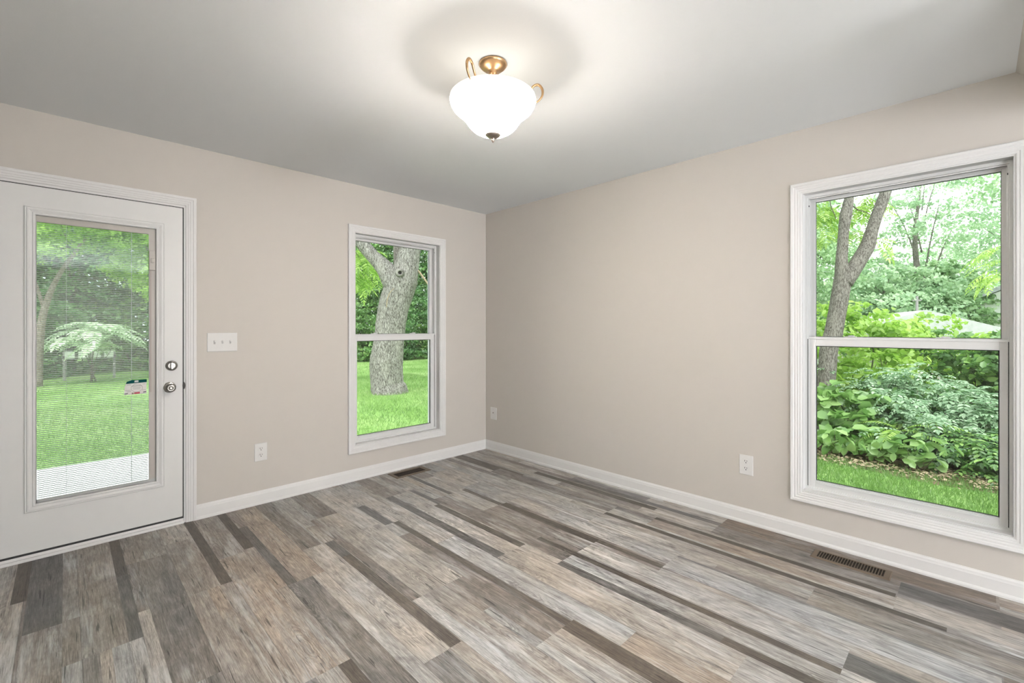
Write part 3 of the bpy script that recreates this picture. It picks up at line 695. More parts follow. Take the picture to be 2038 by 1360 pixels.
# ------------------------------------------------------------ ceiling light
LXY = (-1.771, -2.074)
root = empty('ceiling_light', (LXY[0], LXY[1], CZ), label='semi-flush ceiling light with brass scroll arms and white glass bowl', cat='ceiling light')
Z = lambda z: z-CZ
bm = bmesh.new(); lathe(bm, [(0, Z(2.4395)), (.062, Z(2.4395)), (.064, Z(2.434)), (.058, Z(2.425)), (.045, Z(2.414)), (.026, Z(2.408)), (.020, Z(2.403)), (.016, Z(2.392)), (.010, Z(2.388)), (0, Z(2.388))], 40)
build('canopy', bm, M_antique, root, smooth=True)
bm = bmesh.new(); lathe(bm, [(0, Z(2.39)), (.006, Z(2.39)), (.006, Z(2.335)), (.016, Z(2.33)), (.018, Z(2.32)), (.010, Z(2.31)), (.006, Z(2.30)), (.005, Z(2.11)), (0, Z(2.11))], 20); build('stem', bm, M_antique, root, smooth=True)
fw = math.atan2(CAM[1]-LXY[1], CAM[0]-LXY[0])                 # direction from lamp to viewer side
bowl = [(.012, 2.118), (.035, 2.120), (.062, 2.128), (.088, 2.143), (.106, 2.160), (.120, 2.180), (.131, 2.196), (.142, 2.208), (.160, 2.222), (.178, 2.238), (.188, 2.255), (.192, 2.272), (.189, 2.284), (.182, 2.290), (.176, 2.287), (.180, 2.272), (.176, 2.256), (.166, 2.242), (.150, 2.229), (.134, 2.215), (.122, 2.200), (.110, 2.182), (.097, 2.165), (.080, 2.150), (.058, 2.136), (.032, 2.128), (.012, 2.126)]
bm = bmesh.new(); lathe(bm, [(r, Z(z)) for r, z in bowl], 64)
gm = bpy.data.materials.new('lit_alabaster_glass'); gm.use_nodes = True; nt = gm.node_tree; p = nt.nodes['Principled BSDF']
p.inputs['Base Color'].default_value = (.70, .64, .56, 1); p.inputs['Roughness'].default_value = .25
tcn = nt.nodes.new('ShaderNodeTexCoord'); n_ = nt.nodes.new('ShaderNodeTexNoise'); n_.inputs['Scale'].default_value = 9; n_.inputs['Detail'].default_value = 3; n_.inputs['Distortion'].default_value = 1.5
nt.links.new(tcn.outputs['Object'], n_.inputs['Vector'])
r_ = nt.nodes.new('ShaderNodeValToRGB'); r_.color_ramp.elements[0].position = .3; r_.color_ramp.elements[0].color = (1, .91, .82, 1); r_.color_ramp.elements[1].position = .7; r_.color_ramp.elements[1].color = (1, .97, .94, 1)
nt.links.new(n_.outputs['Fac'], r_.inputs['Fac']); nt.links.new(r_.outputs['Color'], p.inputs['Emission Color'])
sz_ = nt.nodes.new('ShaderNodeSeparateXYZ'); nt.links.new(tcn.outputs['Object'], sz_.inputs[0])
mz = nt.nodes.new('ShaderNodeMapRange'); nt.links.new(sz_.outputs[2], mz.inputs[0])
for i_, v_ in ((1, 2.268-CZ), (2, 2.13-CZ), (3, 0), (4, 1)): mz.inputs[i_].default_value = v_
pw = nt.nodes.new('ShaderNodeMath'); pw.operation = 'POWER'; nt.links.new(mz.outputs[0], pw.inputs[0]); pw.inputs[1].default_value = .8
sm = nt.nodes.new('ShaderNodeMath'); sm.operation = 'MULTIPLY_ADD'; nt.links.new(pw.outputs[0], sm.inputs[0]); sm.inputs[1].default_value = 270; sm.inputs[2].default_value = 5
nt.links.new(sm.outputs[0], p.inputs['Emission Strength'])
tl = nt.nodes.new('ShaderNodeBsdfTranslucent'); tl.inputs['Color'].default_value = (.8, .70, .58, 1); mxs = nt.nodes.new('ShaderNodeMixShader'); mxs.inputs[0].default_value = .5
nt.links.new(p.outputs[0], mxs.inputs[1]); nt.links.new(tl.outputs[0], mxs.inputs[2]); nt.links.new(mxs.outputs[0], nt.nodes['Material Output'].inputs['Surface'])
M_bowlin = mat('opal_inside', (.85, .82, .78, 1), .5)
for f_ in bm.faces:
    c_ = f_.calc_center_median(); rc_ = math.hypot(c_.x, c_.y)
    f_.material_index = 0
gb = build('glass_bowl', bm, [gm, M_bowlin], root, smooth=True)
nseg = 64
for i_, pg_ in enumerate(gb.data.polygons):
    if i_//nseg >= 13: pg_.material_index = 1
bm = bmesh.new(); lathe(bm, [(0, Z(2.126)), (.034, Z(2.124)), (.036, Z(2.120)), (.028, Z(2.112)), (.014, Z(2.107)), (.008, Z(2.104)), (.0085, Z(2.099)), (.006, Z(2.092)), (.002, Z(2.086)), (0, Z(2.085))], 32); build('finial', bm, mat('brushed_bronze', (.42, .36, .32, 1), .3, metal=1), root, smooth=True)
for k in range(3):
    a = fw+math.radians(-28+120*k+0)
    ca, sa = math.cos(a), math.sin(a)
    P = [(.022, 2.392), (.026, 2.35), (.024, 2.315), (.045, 2.29), (.09, 2.282), (.135, 2.292), (.162, 2.315), (.182, 2.345), (.205, 2.352), (.222, 2.333), (.222, 2.305), (.208, 2.283), (.194, 2.272)]
    pts, rd = spline([(r*ca, r*sa, Z(z)) for r, z in P], [.0035, .004, .004, .004, .004, .004, .0045, .0055, .006, .006, .005, .004, .003], 5)
    bm = bmesh.new(); tube(bm, pts, rd, 12); build('scroll_arm', bm, M_antique, root, smooth=True)
M_bulb = bpy.data.materials.new('lit_bulb'); M_bulb.use_nodes = True; q = M_bulb.node_tree.nodes['Principled BSDF']; q.inputs['Emission Color'].default_value = (1, .88, .72, 1); q.inputs['Emission Strength'].default_value = 2
for k in range(2):
    a = fw+PI/2+PI*k; bx_, by_ = .075*math.cos(a), .075*math.sin(a)
    bm = bmesh.new(); lathe(bm, [(0, Z(2.19)), (.018, Z(2.195)), (.027, Z(2.215)), (.027, Z(2.228)), (.016, Z(2.25)), (.013, Z(2.265)), (0, Z(2.265))], 20, lambda x, y, z: (x+bx_, y+by_, z)); build('bulb', bm, M_bulb, root, smooth=True)
    lamp('bulb_light', 'POINT', (LXY[0]+bx_, LXY[1]+by_, 2.295), energy=.2, color=(1, .95, .88), shadow_soft_size=.03)
# ================================================================== outside
GZ = -.20
bm = bmesh.new(); n0 = 60
vsq = [bm.verts.new(p) for p in ((-14, WT, GZ), (.15, WT, GZ), (.15, -14, GZ), (60, -14, GZ), (60, 60, GZ), (-14, 60, GZ))]; bm.faces.new(vsq)
build('ground', bm, M_lawn, label='green lawn around the house', kind='structure')
root = bmesh.new(); box(root, (-7.5, .19, GZ), (-1.35, 2.82, GZ+.075)); build('patio_slab', root, M_concrete, label='pale concrete patio slab outside the glazed door', cat='patio', bevel=.01)

def cloud_mesh(name, C, Tn, Nn, L, Wd, m, parent=None, fold=.14, rnd=None, blade=False, **k):
    n = len(C); B = np.cross(Nn, Tn); B /= np.linalg.norm(B, axis=1)[:, None]+1e-9
    L = np.asarray(L).reshape(-1, 1)*np.ones((n, 1)); Wd = np.asarray(Wd).reshape(-1, 1)*np.ones((n, 1))
    if blade:
        V = np.empty((n, 4, 3), np.float32)
        V[:, 0] = C-Tn*L*.5-B*Wd*.5; V[:, 1] = C-Tn*L*.5+B*Wd*.5; V[:, 2] = C+B*Wd*.35+Nn*L*.06; V[:, 3] = C+Tn*L*.5+Nn*L*.2
        idx = np.array([0, 1, 2, 3]); nv, nf = 4, 1
    else:
        V = np.empty((n, 6, 3), np.float32)
        V[:, 0] = C-Tn*L*.5; V[:, 1] = C+Tn*L*.5-Nn*L*.06
        V[:, 2] = C-Tn*L*.26+B*Wd*.42+Nn*Wd*fold; V[:, 3] = C+Tn*L*.14+B*Wd*.44+Nn*Wd*fold
        V[:, 4] = C-Tn*L*.26-B*Wd*.42+Nn*Wd*fold; V[:, 5] = C+Tn*L*.14-B*Wd*.44+Nn*Wd*fold
        idx = np.array([0, 2, 3, 1, 0, 1, 5, 4]); nv, nf = 6, 2
    me = bpy.data.meshes.new(name); me.vertices.add(nv*n); me.vertices.foreach_set('co', V.ravel())
    li = (np.arange(n)[:, None]*nv+idx[None, :]).astype(np.int32).ravel()
    me.loops.add(len(li)); me.loops.foreach_set('vertex_index', li)
    me.polygons.add(nf*n); me.polygons.foreach_set('loop_start', np.arange(0, len(li), 4, dtype=np.int32))
    me.update()
    rv = (rng.random(n) if rnd is None else rnd).astype(np.float32)
    at_ = me.attributes.new('rnd', 'FLOAT', 'FACE'); at_.data.foreach_set('value', np.repeat(rv, nf))
    me.materials.append(m); me.validate()
    o = bpy.data.objects.new(name, me); COL.objects.link(o)
    if parent: o.parent = parent
    return tag(o, **k)
def unit(v): return v/(np.linalg.norm(v, axis=1)[:, None]+1e-9)
def leafcloud(name, lumps, n, L, Wd, m, parent, up=.9, shell=.45, clump=0):
    """leaves scattered through a set of lumps (x,y,z,rx,ry,rz) in local coordinates"""
    Lm = np.array(lumps, float); wts = Lm[:, 3]*Lm[:, 4]+Lm[:, 3]*Lm[:, 5]; wts /= wts.sum()
    if clump:
        k = max(1, n//clump); idx0 = rng.choice(len(Lm), k, p=wts); d = unit(rng.normal(size=(k, 3))); r = rng.random(k)**shell
        cc = Lm[idx0, :3]+d*Lm[idx0, 3:]*r[:, None]; pick = rng.integers(0, k, n)
        cs = Lm[idx0, 3:].mean(1)[pick]*.13
        C = cc[pick]+rng.normal(size=(n, 3))*cs[:, None]*np.array([1, 1, .45]); dd = d[pick]
        tone = rng.random(k)[pick]*.55+rng.random(n)*.45
    else:
        idx0 = rng.choice(len(Lm), n, p=wts); dd = unit(rng.normal(size=(n, 3))); r = rng.random(n)**shell
        C = Lm[idx0, :3]+dd*Lm[idx0, 3:]*r[:, None]; tone = rng.random(n)
    N = unit(rng.normal(size=(n, 3))*.55+np.array([0, 0, up*.55])+dd*.55)
    T = rng.normal(size=(n, 3)); T = unit(T-N*(T*N).sum(1)[:, None])
    s = rng.uniform(.65, 1.25, n)
    return cloud_mesh(name, C, T, N, L*s, Wd*s, m, parent, rnd=tone)
def fronds(name, base, n, length, npair, lw, m, parent, arch=.5, spread=1.0, elev=(.2, 1.1), down=False, sweep=None):
    """pinnate compound leaves: arching midribs with paired leaflets"""
    C = []; T = []; N = []; LL = []; WW = []
    for i in range(n):
        b = np.array(base[i % len(base)], float)+rng.normal(size=3)*.02
        az = rng.uniform(0, 2*PI) if sweep is None else rng.uniform(*sweep); el = rng.uniform(*elev); ln = length*rng.uniform(.7, 1.2)
        h = np.array([math.cos(az), math.sin(az), 0]); p = b.copy(); side = np.array([-h[1], h[0], 0])
        for j in range(npair):
            e = el-arch*2.0*j/npair; d = h*math.cos(e)+np.array([0, 0, 1])*math.sin(e); p = p+d*ln/npair
            if j < 1: continue
            up = np.cross(d, side); up = up*np.sign(up[2]+1e-6)
            f = math.sin(PI*min(1, (j+1.2)/(npair+1.5)))**.6
            for s in (-1, 1):
                t = side*s*.86+d*.5+np.array([0, 0, -.18]); t /= np.linalg.norm(t)
                C.append(p+t*ln*lw[0]*f*.5); T.append(t); N.append(up+rng.normal(size=3)*.15); LL.append(ln*lw[0]*f); WW.append(ln*lw[1]*f)
        C.append(p+d*ln*lw[0]*.4); T.append(d); N.append(up); LL.append(ln*lw[0]); WW.append(ln*lw[1])
    C = np.array(C); T = unit(np.array(T)); N = np.array(N); N = unit(N-T*(N*T).sum(1)[:, None])
    return cloud_mesh(name, C, T, N, np.array(LL), np.array(WW), m, parent)
def stems(name, tips, m, parent, r=.02, base_r=.15, wob=.15, n=7, seed=1, root0=(0, 0, 0)):
    bm = bmesh.new(); rr = random.Random(seed)
    for t in tips:
        a = np.array(root0)+np.array([rr.uniform(-1, 1)*base_r, rr.uniform(-1, 1)*base_r, 0]); t = np.array(t, float)
        mids = [a+(t-a)*f+np.array([rr.uniform(-1, 1), rr.uniform(-1, 1), 0])*wob*math.sin(PI*f) for f in (0, .33, .66, 1)]
        pts, rd = spline(mids, [r, r*.8, r*.6, r*.25], 4); tube(bm, pts, rd, n)
    return build(name, bm, m, parent, smooth=True)

# ---- the old tree outside the tree window
D1 = 10.2
def P1(px, py, dd=0): return at(px, py, D1+dd)
b0 = P1(774.5, 779); root = empty('old_maple_tree', (b0[0], b0[1], GZ), label='thick old tree with pale mottled bark and a low side limb', cat='tree')
loc = lambda p: np.array(p)-np.array([b0[0], b0[1], GZ])
W_ = lambda w: w/FPX*D1/2
def cline(lst, dd=0, off=None):
    return [loc(P1(x, y, dd)) for x, y, w in lst], [W_(w) for x, y, w in lst]
tr = [(774, 796, 84), (774, 779, 72), (771, 765, 64), (770, 740, 63), (770, 718, 64), (772, 700, 61), (775, 678, 58), (779, 646, 58), (785, 610, 59), (793, 580, 60), (801, 556, 60), (808, 535, 50), (813, 512, 44), (818, 490, 38), (824, 450, 34), (832, 380, 30), (838, 280, 24), (840, 160, 16), (842, 60, 8)]
pts, rd = cline(tr); pts, rd = spline(pts, rd, 5)
bm = bmesh.new(); tube(bm, pts, rd, 40, bump=.035, seed=4)
trunk = build('trunk', bm, M_bark, root, smooth=True)
lb = [(795, 572, 44), (782, 556, 46), (768, 537, 36), (753, 521, 29), (738, 505.6, 27), (720, 484, 25), (700, 462, 24), (660, 425, 20), (600, 380, 15), (540, 350, 8)]
pts, rd = cline(lb, -.05); pts, rd = spline(pts, rd, 5); bm = bmesh.new(); tube(bm, pts, rd, 28, bump=.03, seed=6); build('side_limb', bm, M_bark, root, smooth=True)
s2 = [(801, 560, 30), (795, 535, 22), (792, 515, 18), (791, 490, 17), (789, 440, 15), (780, 350, 13), (770, 250, 8)]
pts, rd = cline(s2, .32); pts, rd = spline(pts, rd, 5); bm = bmesh.new(); tube(bm, pts, rd, 20, bump=.03, seed=8); build('rear_stem', bm, M_bark2, root, smooth=True)
kp = loc(P1(796, 543, -.36)); vd = unit(np.array([CAM-P1(796, 543)]))[0]
bm = bmesh.new(); q0 = Vector(vd).to_track_quat('Z', 'Y').to_matrix()
lathe(bm, [(.115, -.16), (.105, -.03), (.075, .02), (.055, .025), (.040, .005), (.034, -.05)], 20, lambda x, y, z: tuple(Vector(kp)+q0 @ Vector((x, y*.9, z)))); kn = build('knot', bm, M_bark, root, smooth=True)
bm = bmesh.new(); lathe(bm, [(.036, -.012), (0, -.012)], 16, lambda x, y, z: tuple(Vector(kp)+q0 @ Vector((x, y*.9, z)))); build('knot_hollow', bm, M_dark, kn)
for lst in ([(812, 536, 4), (829, 537, 4), (842, 552, 4), (856, 572, 3)], [(769, 612, 1.5), (771, 596, 1.8), (776, 583, 1.5), (784, 574, 1)]):
    pts, rd = cline(lst, -.42 if lst[0][0] < 800 else 0); pts, rd = spline(pts, rd, 4); bm = bmesh.new(); tube(bm, pts, rd, 8); build('twig', bm, mat('dead_twig', (.35, .28, .18, 1), .9), root, smooth=True)
# high crown of the old tree, mostly above the window
c = loc(P1(800, 150)); leafcloud('crown', [(c[0], c[1], 8.0, 3.6, 3.6, 2.2), (c[0]-3.2, c[1]+2.4, 6.9, 2.4, 2.4, 1.5), (c[0]+2.8, c[1]-1.2, 7.4, 2.3, 2.3, 1.5)], 9000, .20, .13, L_mid, root, clump=25)
# low hanging sprays of pinnate leaves at the upper left of the window
g1 = at(712, 520, 9.2); root2 = empty('hanging_ash_spray', (g1[0], g1[1], 0), label='yellow-green leaf spray hanging left of the old tree', cat='tree branch')
base = [at(x, y, 11.6+rng.uniform(-.4, .8))-np.array([g1[0], g1[1], 0]) for x, y in ((706, 500), (716, 508), (724, 530), (712, 540), (702, 560), (735, 500), (727, 515), (700, 520), (718, 555), (740, 545), (690, 540))]
fronds('leaves', base, 95, .55, 8, (.30, .085), L_yel, root2, arch=.55, elev=(-.5, .4))
bm = bmesh.new()
for i, b in enumerate(base):
    pts, rd = spline([np.array([-.9, .7, 4.6]), np.array([-.5, .3, 3.6])+rng.normal(size=3)*.1, b], [.012, .008, .003], 4); tube(bm, pts, rd, 6)
build('twigs', bm, M_twig, root2)

# ---- trees and shrubs behind the back lawn
def crown_tree(name, x, y, h, r, m, label, cat='tree', n=16000, L=.15, low=.8, trunk_r=.13, bk=M_bark2, seed=0, clump=30, group=None, lean=0):
    root = empty(name, (x, y, GZ), label=label, cat=cat, group=group); rr = random.Random(seed)
    lumps = []; nl = 13
    for i in range(nl):
        f = (i+.5)/nl; z = low+(h-low)*f; rad = r*(.55+.55*math.sin(PI*min(1, .25+f*.8))); a = i*2.4+seed
        q = r*.55*math.sin(PI*min(.95, .2+f*.75)); lumps.append((q*math.cos(a)+lean*f, q*math.sin(a), z, rad*.62, rad*.62, (h-low)*.13+.25))
    leafcloud('crown', lumps, n, L, L*.62, m, root, clump=clump)
    bm = bmesh.new(); pts, rd = spline([(0, 0, -.05), (rr.uniform(-.1, .1), rr.uniform(-.1, .1), h*.3), (rr.uniform(-.2, .2)+lean*.4, rr.uniform(-.2, .2), h*.6), (lean*.9, 0, h*.92)], [trunk_r, trunk_r*.85, trunk_r*.6, trunk_r*.15], 5)
    tube(bm, pts, rd, 12)
    for i in range(6):
        lz = lumps[2+i*2 if 2+i*2 < nl else nl-1]; s = h*(.25+.1*i)
        pts, rd = spline([(lean*.4*s/h, 0, s), ((lz[0])*.5, lz[1]*.5, s+(lz[2]-s)*.6), lz[:3]], [trunk_r*.30*(1-i*.1), trunk_r*.2*(1-i*.1), trunk_r*.06], 4); tube(bm, pts, rd, 7)
    build('trunk', bm, bk, root, smooth=True); return root
HX = [(-8.2, 15.6, 'rounded'), (-5.9, 14.6, ''), (-3.9, 15.4, ''), (-1.6, 17.0, ''), (.6, 16.0, ''), (2.8, 15.2, ''), (4.8, 16.2, ''), (6.6, 15.4, ''), (8.3, 14.6, ''), (10.0, 14.6, ''), (11.9, 13.8, ''), (13.8, 12.4, '')]
for i, (x, y, _) in enumerate(HX):
    root = empty('hedge_shrub', (x, y, GZ), label='leafy green shrub in the thicket edging the back lawn', cat='shrub', group='thicket shrubs behind the back lawn')
    h = 2.5+.6*math.sin(i*1.7); rr = random.Random(i)
    lumps = [(rr.uniform(-.8, .8), rr.uniform(-.5, .5), .55+.5*j*h/3, 1.0, .9, .6) for j in range(5)]+[(rr.uniform(-.9, .9), rr.uniform(-.4, .4), .35, .8, .8, .4) for j in range(3)]
    leafcloud('foliage', lumps, 9000, .11, .06, [L_dark, L_mid][i % 2], root, clump=22)
    stems('stems', [(l[0], l[1], l[2]) for l in lumps[:5]], M_twig, root, r=.022, seed=i)
BT = [(-9.5, 18.5, 9, 2.8, 1), (-5.8, 18.2, 9.5, 2.8, 0), (-3.0, 17.8, 8.0, 2.3, 1), (-.6, 19.5, 10, 2.9, 0), (2.3, 19.0, 9, 2.6, 1), (5.2, 19.0, 9.5, 2.7, 0), (7.6, 18.0, 8.5, 2.4, 0), (9.8, 17.2, 9.5, 2.6, 1), (12.3, 16.2, 9, 2.6, 0), (15.0, 14.5, 10, 3.0, 1), (-4.6, 23, 12, 3.6, 0), (3.5, 24, 12.5, 3.8, 0), (12.5, 21.5, 13, 3.8, 1)]
for i, (x, y, h, r, mi) in enumerate(BT):
    crown_tree('background_tree', x, y, h, r, [L_mid, L_dark][mi], 'tall leafy tree in the woods beyond the back lawn', n=24000, L=.13, low=1.2, seed=i, group='trees beyond the back lawn')
# yellow-green maple catching the light in the door view
crown_tree('young_maple_tree', -.7, 13.2, 5.4, 1.2, L_yel, 'bright yellow-green tree seen through the upper right of the door glass', n=12000, L=.10, low=2.3, seed=31, trunk_r=.05, lean=-1.3)
# leaning pale trunk at left of the door view
root = empty('leaning_tree', (-3.62, 12.6, GZ), label='slim leaning pale trunk at the lawn edge seen left in the door glass', cat='tree')
bm = bmesh.new(); pts, rd = spline([(0, 0, -.05), (.03, 0, 1.0), (.12, 0, 1.9), (.38, .1, 2.8), (.9, .2, 3.9), (1.2, .3, 5)], [.10, .085, .07, .05, .035, .015], 5); tube(bm, pts, rd, 14, bump=.03)
pts, rd = spline([(.12, 0, 1.9), (-.1, .1, 2.8), (-.5, .1, 4.0)], [.04, .03, .015], 4); tube(bm, pts, rd, 10)
build('trunk', bm, bark('pinkish_bark', (.2, .15, .12, 1), (.5, .42, .38, 1), 14), root, smooth=True)
leafcloud('crown', [(.7, .0, 4.3, 1.3, 1.1, .9), (-.4, -.1, 3.6, 1.0, 1.0, .8)], 9000, .085, .05, L_yel, root, clump=25)
# pale umbrella shaped sumac in front of the woods
sp = at(186, 700, 12.2); root = empty('sumac_shrub', (sp[0], sp[1], GZ), label='whitish-green umbrella-shaped shrub in front of the dark woods', cat='shrub')
tp = [(.0, 0, 1.55), (-.3, 0, 1.45), (.3, -.1, 1.5), (.5, -.2, 1.25), (-.6, -.1, 1.15), (0, -.35, 1.4), (.15, -.4, 1.1)]
tp = [(a*.75, b, c*.96) for a, b, c in tp]
fronds('leaves', tp, 110, .66, 10, (.26, .09), L_light, root, arch=.5, elev=(-.1, .5))
stems('stems', tp, M_twig, root, r=.012, base_r=.06)
# pale slatted panel in the woods
wp = at(180, 708, 12.9); root = empty('pale_panel', (wp[0], wp[1], GZ), -.0, label='small pale four-board panel standing in the dark woods', cat='fence panel')
for j in range(4):
    bm = bmesh.new(); x = (-.42+j*.27); box(bm, (x-.10, -.015, .60), (x+.10, .015, .80)); build('board', bm, M_siding, root)
bm = bmesh.new(); box(bm, (-.58, .015, .60), (.56, .04, .66)); box(bm, (-.56, .015, 0), (-.50, .05, .80)); box(bm, (.48, .015, 0), (.54, .05, .80)); build('rail', bm, M_post, root)

# ---- side yard: forked tree
D2 = 6.15
def P2(px, py, dd=0): return at(px, py, D2+dd)
b0 = P2(1634, 868); root = empty('forked_tree', (b0[0], b0[1], GZ), label='grey forked tree trunk rising at the left of the shrub window', cat='tree')
loc = lambda p: np.array(p)-np.array([b0[0], b0[1], GZ]); W_ = lambda w: w/FPX*D2/2
tr = [(1632, 890, 46), (1634, 868, 38), (1637, 834, 33), (1642, 793, 32), (1646, 741, 31), (1650.5, 690, 31), (1658, 665, 31), (1667, 618, 30), (1675, 570, 30), (1678, 552, 31), (1675, 523, 21), (1677, 491, 19), (1679, 460, 18), (1683.5, 428, 21), (1689.5, 396, 16), (1693, 350, 14), (1698, 260, 12), (1703, 120, 8), (1706, 0, 4)]
pts, rd = cline([(x, y, w) for x, y, w in tr]) if False else ([loc(P2(x, y)) for x, y, w in tr], [W_(w) for x, y, w in tr])
pts, rd = spline(pts, rd, 4); bm = bmesh.new(); tube(bm, pts, rd, 32, bump=.025, seed=3); build('trunk', bm, M_bark2, root, smooth=True)
s2 = [(1684, 566, 22), (1694, 545, 27), (1707, 523, 27), (1726, 491, 26), (1735, 460, 21), (1745.5, 428, 20), (1755, 403, 20), (1762, 384, 19), (1775, 340, 17), (1800, 260, 14), (1830, 140, 9), (1850, 30, 4)]
pts, rd = [loc(P2(x, y, -.03)) for x, y, w in s2], [W_(w) for x, y, w in s2]
pts, rd = spline(pts, rd, 4); bm = bmesh.new(); tube(bm, pts, rd, 26, bump=.025, seed=5); build('fork', bm, M_bark2, root, smooth=True)
for lst in ([(1697, 410, 2.5), (1708, 418, 2), (1720, 421, 1.6), (1733, 428, 1.2)], [(1652, 400, 1.6), (1654, 412, 1.6), (1660, 425, 1.4), (1664, 437, 1)]):
    pts, rd = spline([loc(P2(x, y)) for x, y, w in lst], [W_(w) for x, y, w in lst], 4); bm = bmesh.new(); tube(bm, pts, rd, 7); build('twig', bm, M_twig, root)
c = loc(P2(1640, 360)); base = [loc(P2(*q, dd)) for q in ((1632, 415), (1640, 430), (1650, 408), (1720, 400), (1632, 470), (1712, 420), (1728, 410), (1644, 450), (1735, 470), (1745, 480), (1620, 440), (1700, 460), (1660, 380), (1600, 400), (1740, 390)) for dd in (.5,)]
fronds('leaf_sprays', base, 85, .30, 8, (.32, .10), L_yel, root, arch=.5, elev=(-.7, .4))
leafcloud('crown', [(c[0]+.8, c[1]+.6, 5.2, 2.2, 2.2, 1.2)], 4500, .14, .085, L_mid, root, clump=25)

# ---- side yard shrubs, each with its own look
def shrub(name, x, y, lumps, m, label, n, L, Wd, clump=18, cat='shrub', seed=0, up=.9, group=None):
    root = empty(name, (x, y, GZ), label=label, cat=cat, group=group)
    leafcloud('foliage', lumps, n, L, Wd, m, root, clump=clump, up=up)
    stems('stems', [(l[0], l[1], l[2]+l[5]*.4) for l in lumps], M_twig, root, r=.013, seed=seed, base_r=.2)
    return root
# broad-leaved shrub hugging the forked tree
shrub('broadleaf_shrub', 3.75, -2.38, [(0, .1, .62, .2, .25, .16), (.05, .0, .45, .3, .32, .2), (-.2, -.15, .30, .33, .33, .2), (-.3, -.1, .16, .35, .45, .14), (.2, -.25, .5, .28, .28, .16)], L_bro, 'broad-leaved green shrub at the foot of the forked tree', 560, .15, .12, clump=3, seed=2, up=1.1)
# low seedlings at the lawn edge
for i, (x, y) in enumerate(((3.05, -2.55), (3.1, -2.95), (3.0, -3.2))):
    root = empty('lawn_edge_seedling', (x, y, GZ), label=['broad-leaved seedling nearest the forked tree at the lawn edge', 'middle broad-leaved seedling at the lawn edge', 'low seedling right of the others at the lawn edge'][i], cat='plant', group='seedlings along the lawn edge')
    leafcloud('leaves', [(0, 0, .22, .22, .28, .15), (.05, .05, .12, .25, .3, .08)], 70, .12, .08, L_bro, root, up=1.5); stems('stems', [(.1, .1, .28), (-.1, .1, .25), (0, -.12, .26)], M_twig, root, r=.005, base_r=.04, wob=.03)
# blue-green feathery elder thicket in the middle
k = 0
for (x, y, h) in ((4.1, -2.85, .74), (4.3, -3.4, .78), (3.65, -3.2, .50), (4.0, -3.95, .72), (3.45, -3.75, .38), (4.8, -2.75, .9)):
    labs = ['tall feathery blue-green shrub right of the forked tree', 'feathery blue-green shrub in the middle of the thicket', 'low feathery shrub at the front of the thicket', 'feathery shrub at the right edge of the thicket', 'lowest feathery shrub at the right front of the thicket', 'tallest feathery shrub at the back of the thicket']
    root = empty('elder_shrub', (x, y, GZ), label=labs[k], cat='shrub', group='feathery shrubs of the side thicket')
    base = [(rng.normal()*.24, rng.normal()*.27, h*rng.uniform(.2, 1)) for _ in range(60)]
    fronds('leaves', base, 330, .22, 6, (.26, .13), L_blue if k != 4 else L_mid, root, arch=.55, elev=(-.3, .8))
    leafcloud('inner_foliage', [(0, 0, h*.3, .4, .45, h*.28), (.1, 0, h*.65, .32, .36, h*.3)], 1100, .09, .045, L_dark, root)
    stems('stems', base[:9], M_twig, root, r=.008, base_r=.15, seed=k); k += 1
# fern
root = empty('fern', (3.42, -2.98, GZ), label='small fern with arching fronds in front of the thicket', cat='fern')
fronds('fronds', [(0, 0, .3)], 11, .42, 16, (.20, .04), L_yel, root, arch=.6, elev=(.2, 1.0))
bm = bmesh.new(); tube(bm, [(0, 0, -.02), (.01, 0, .15), (0, 0, .31)], [.012, .01, .006], 8); build('stem', bm, M_twig, root)
# second row, its lit glow put into a yellow-green leaf colour, and third row
for i, (x, y, h, mt) in enumerate(((5.7, -1.6, 1.7, 2), (6.0, -2.6, 1.55, 2), (5.9, -3.45, 1.2, 0), (5.9, -4.3, 1.15, 0), (5.2, -4.9, 1.4, 1), (7.5, -1.0, 1.9, 2), (7.7, -2.3, 1.55, 2), (7.6, -3.5, 1.2, 2), (7.5, -4.7, 1.1, 2), (9.4, -.6, 1.95, 0), (9.6, -2.4, 1.5, 2), (9.8, -3.9, 1.1, 0), (5.3, -.6, 1.8, 0))):
    rr = random.Random(i+50)
    lumps = [(rr.uniform(-.4, .4), rr.uniform(-.6, .6), h*(.25+.17*j), .55, .65, .32) for j in range(5)]
    shrub('thicket_shrub', x, y, lumps, [L_mid, L_dark, L_yel][mt], 'leafy green shrub in the rows behind the feathery thicket', 2600, .10, .065, seed=i, group='shrubs behind the feathery thicket')
# fallen branch and leaf litter
root = empty('fallen_branch', (3.9, -3.75, .2), label='thin dark fallen branch resting in the thicket at right', cat='branch')
bm = bmesh.new(); pts, rd = spline([(0, -.7, .22), (.02, -.3, .24), (0, .05, .25), (.05, .4, .22)], [.016, .015, .012, .005], 4); tube(bm, pts, rd, 8); build('limb', bm, M_twig, root)
bm = bmesh.new(); pts, rd = spline([(0, .0, .245), (-.1, .2, .05), (-.12, .3, -.15)], [.008, .006, .003], 4); tube(bm, pts, rd, 6); build('twig', bm, M_twig, root)
bm = bmesh.new()
q = [(2.82, 2), (2.75, -1.5), (2.82, -2.3), (2.72, -2.8), (2.62, -3.3), (2.70, -3.7), (2.66, -4.3), (2.8, -8), (11, -8), (11, 2)]
bm.faces.new([bm.verts.new((x, y, GZ+.004)) for x, y in q]); build('soil_bed', bm, M_soil, label='brown soil bed under the side thicket', cat='soil', kind='stuff')
n = 1500; C = np.stack([3.0+np.abs(rng.normal(size=n))*.25-.22+.1*rng.normal(size=n), rng.uniform(-5, -1.2, n), np.full(n, GZ+.02)+rng.random(n)*.02], 1)
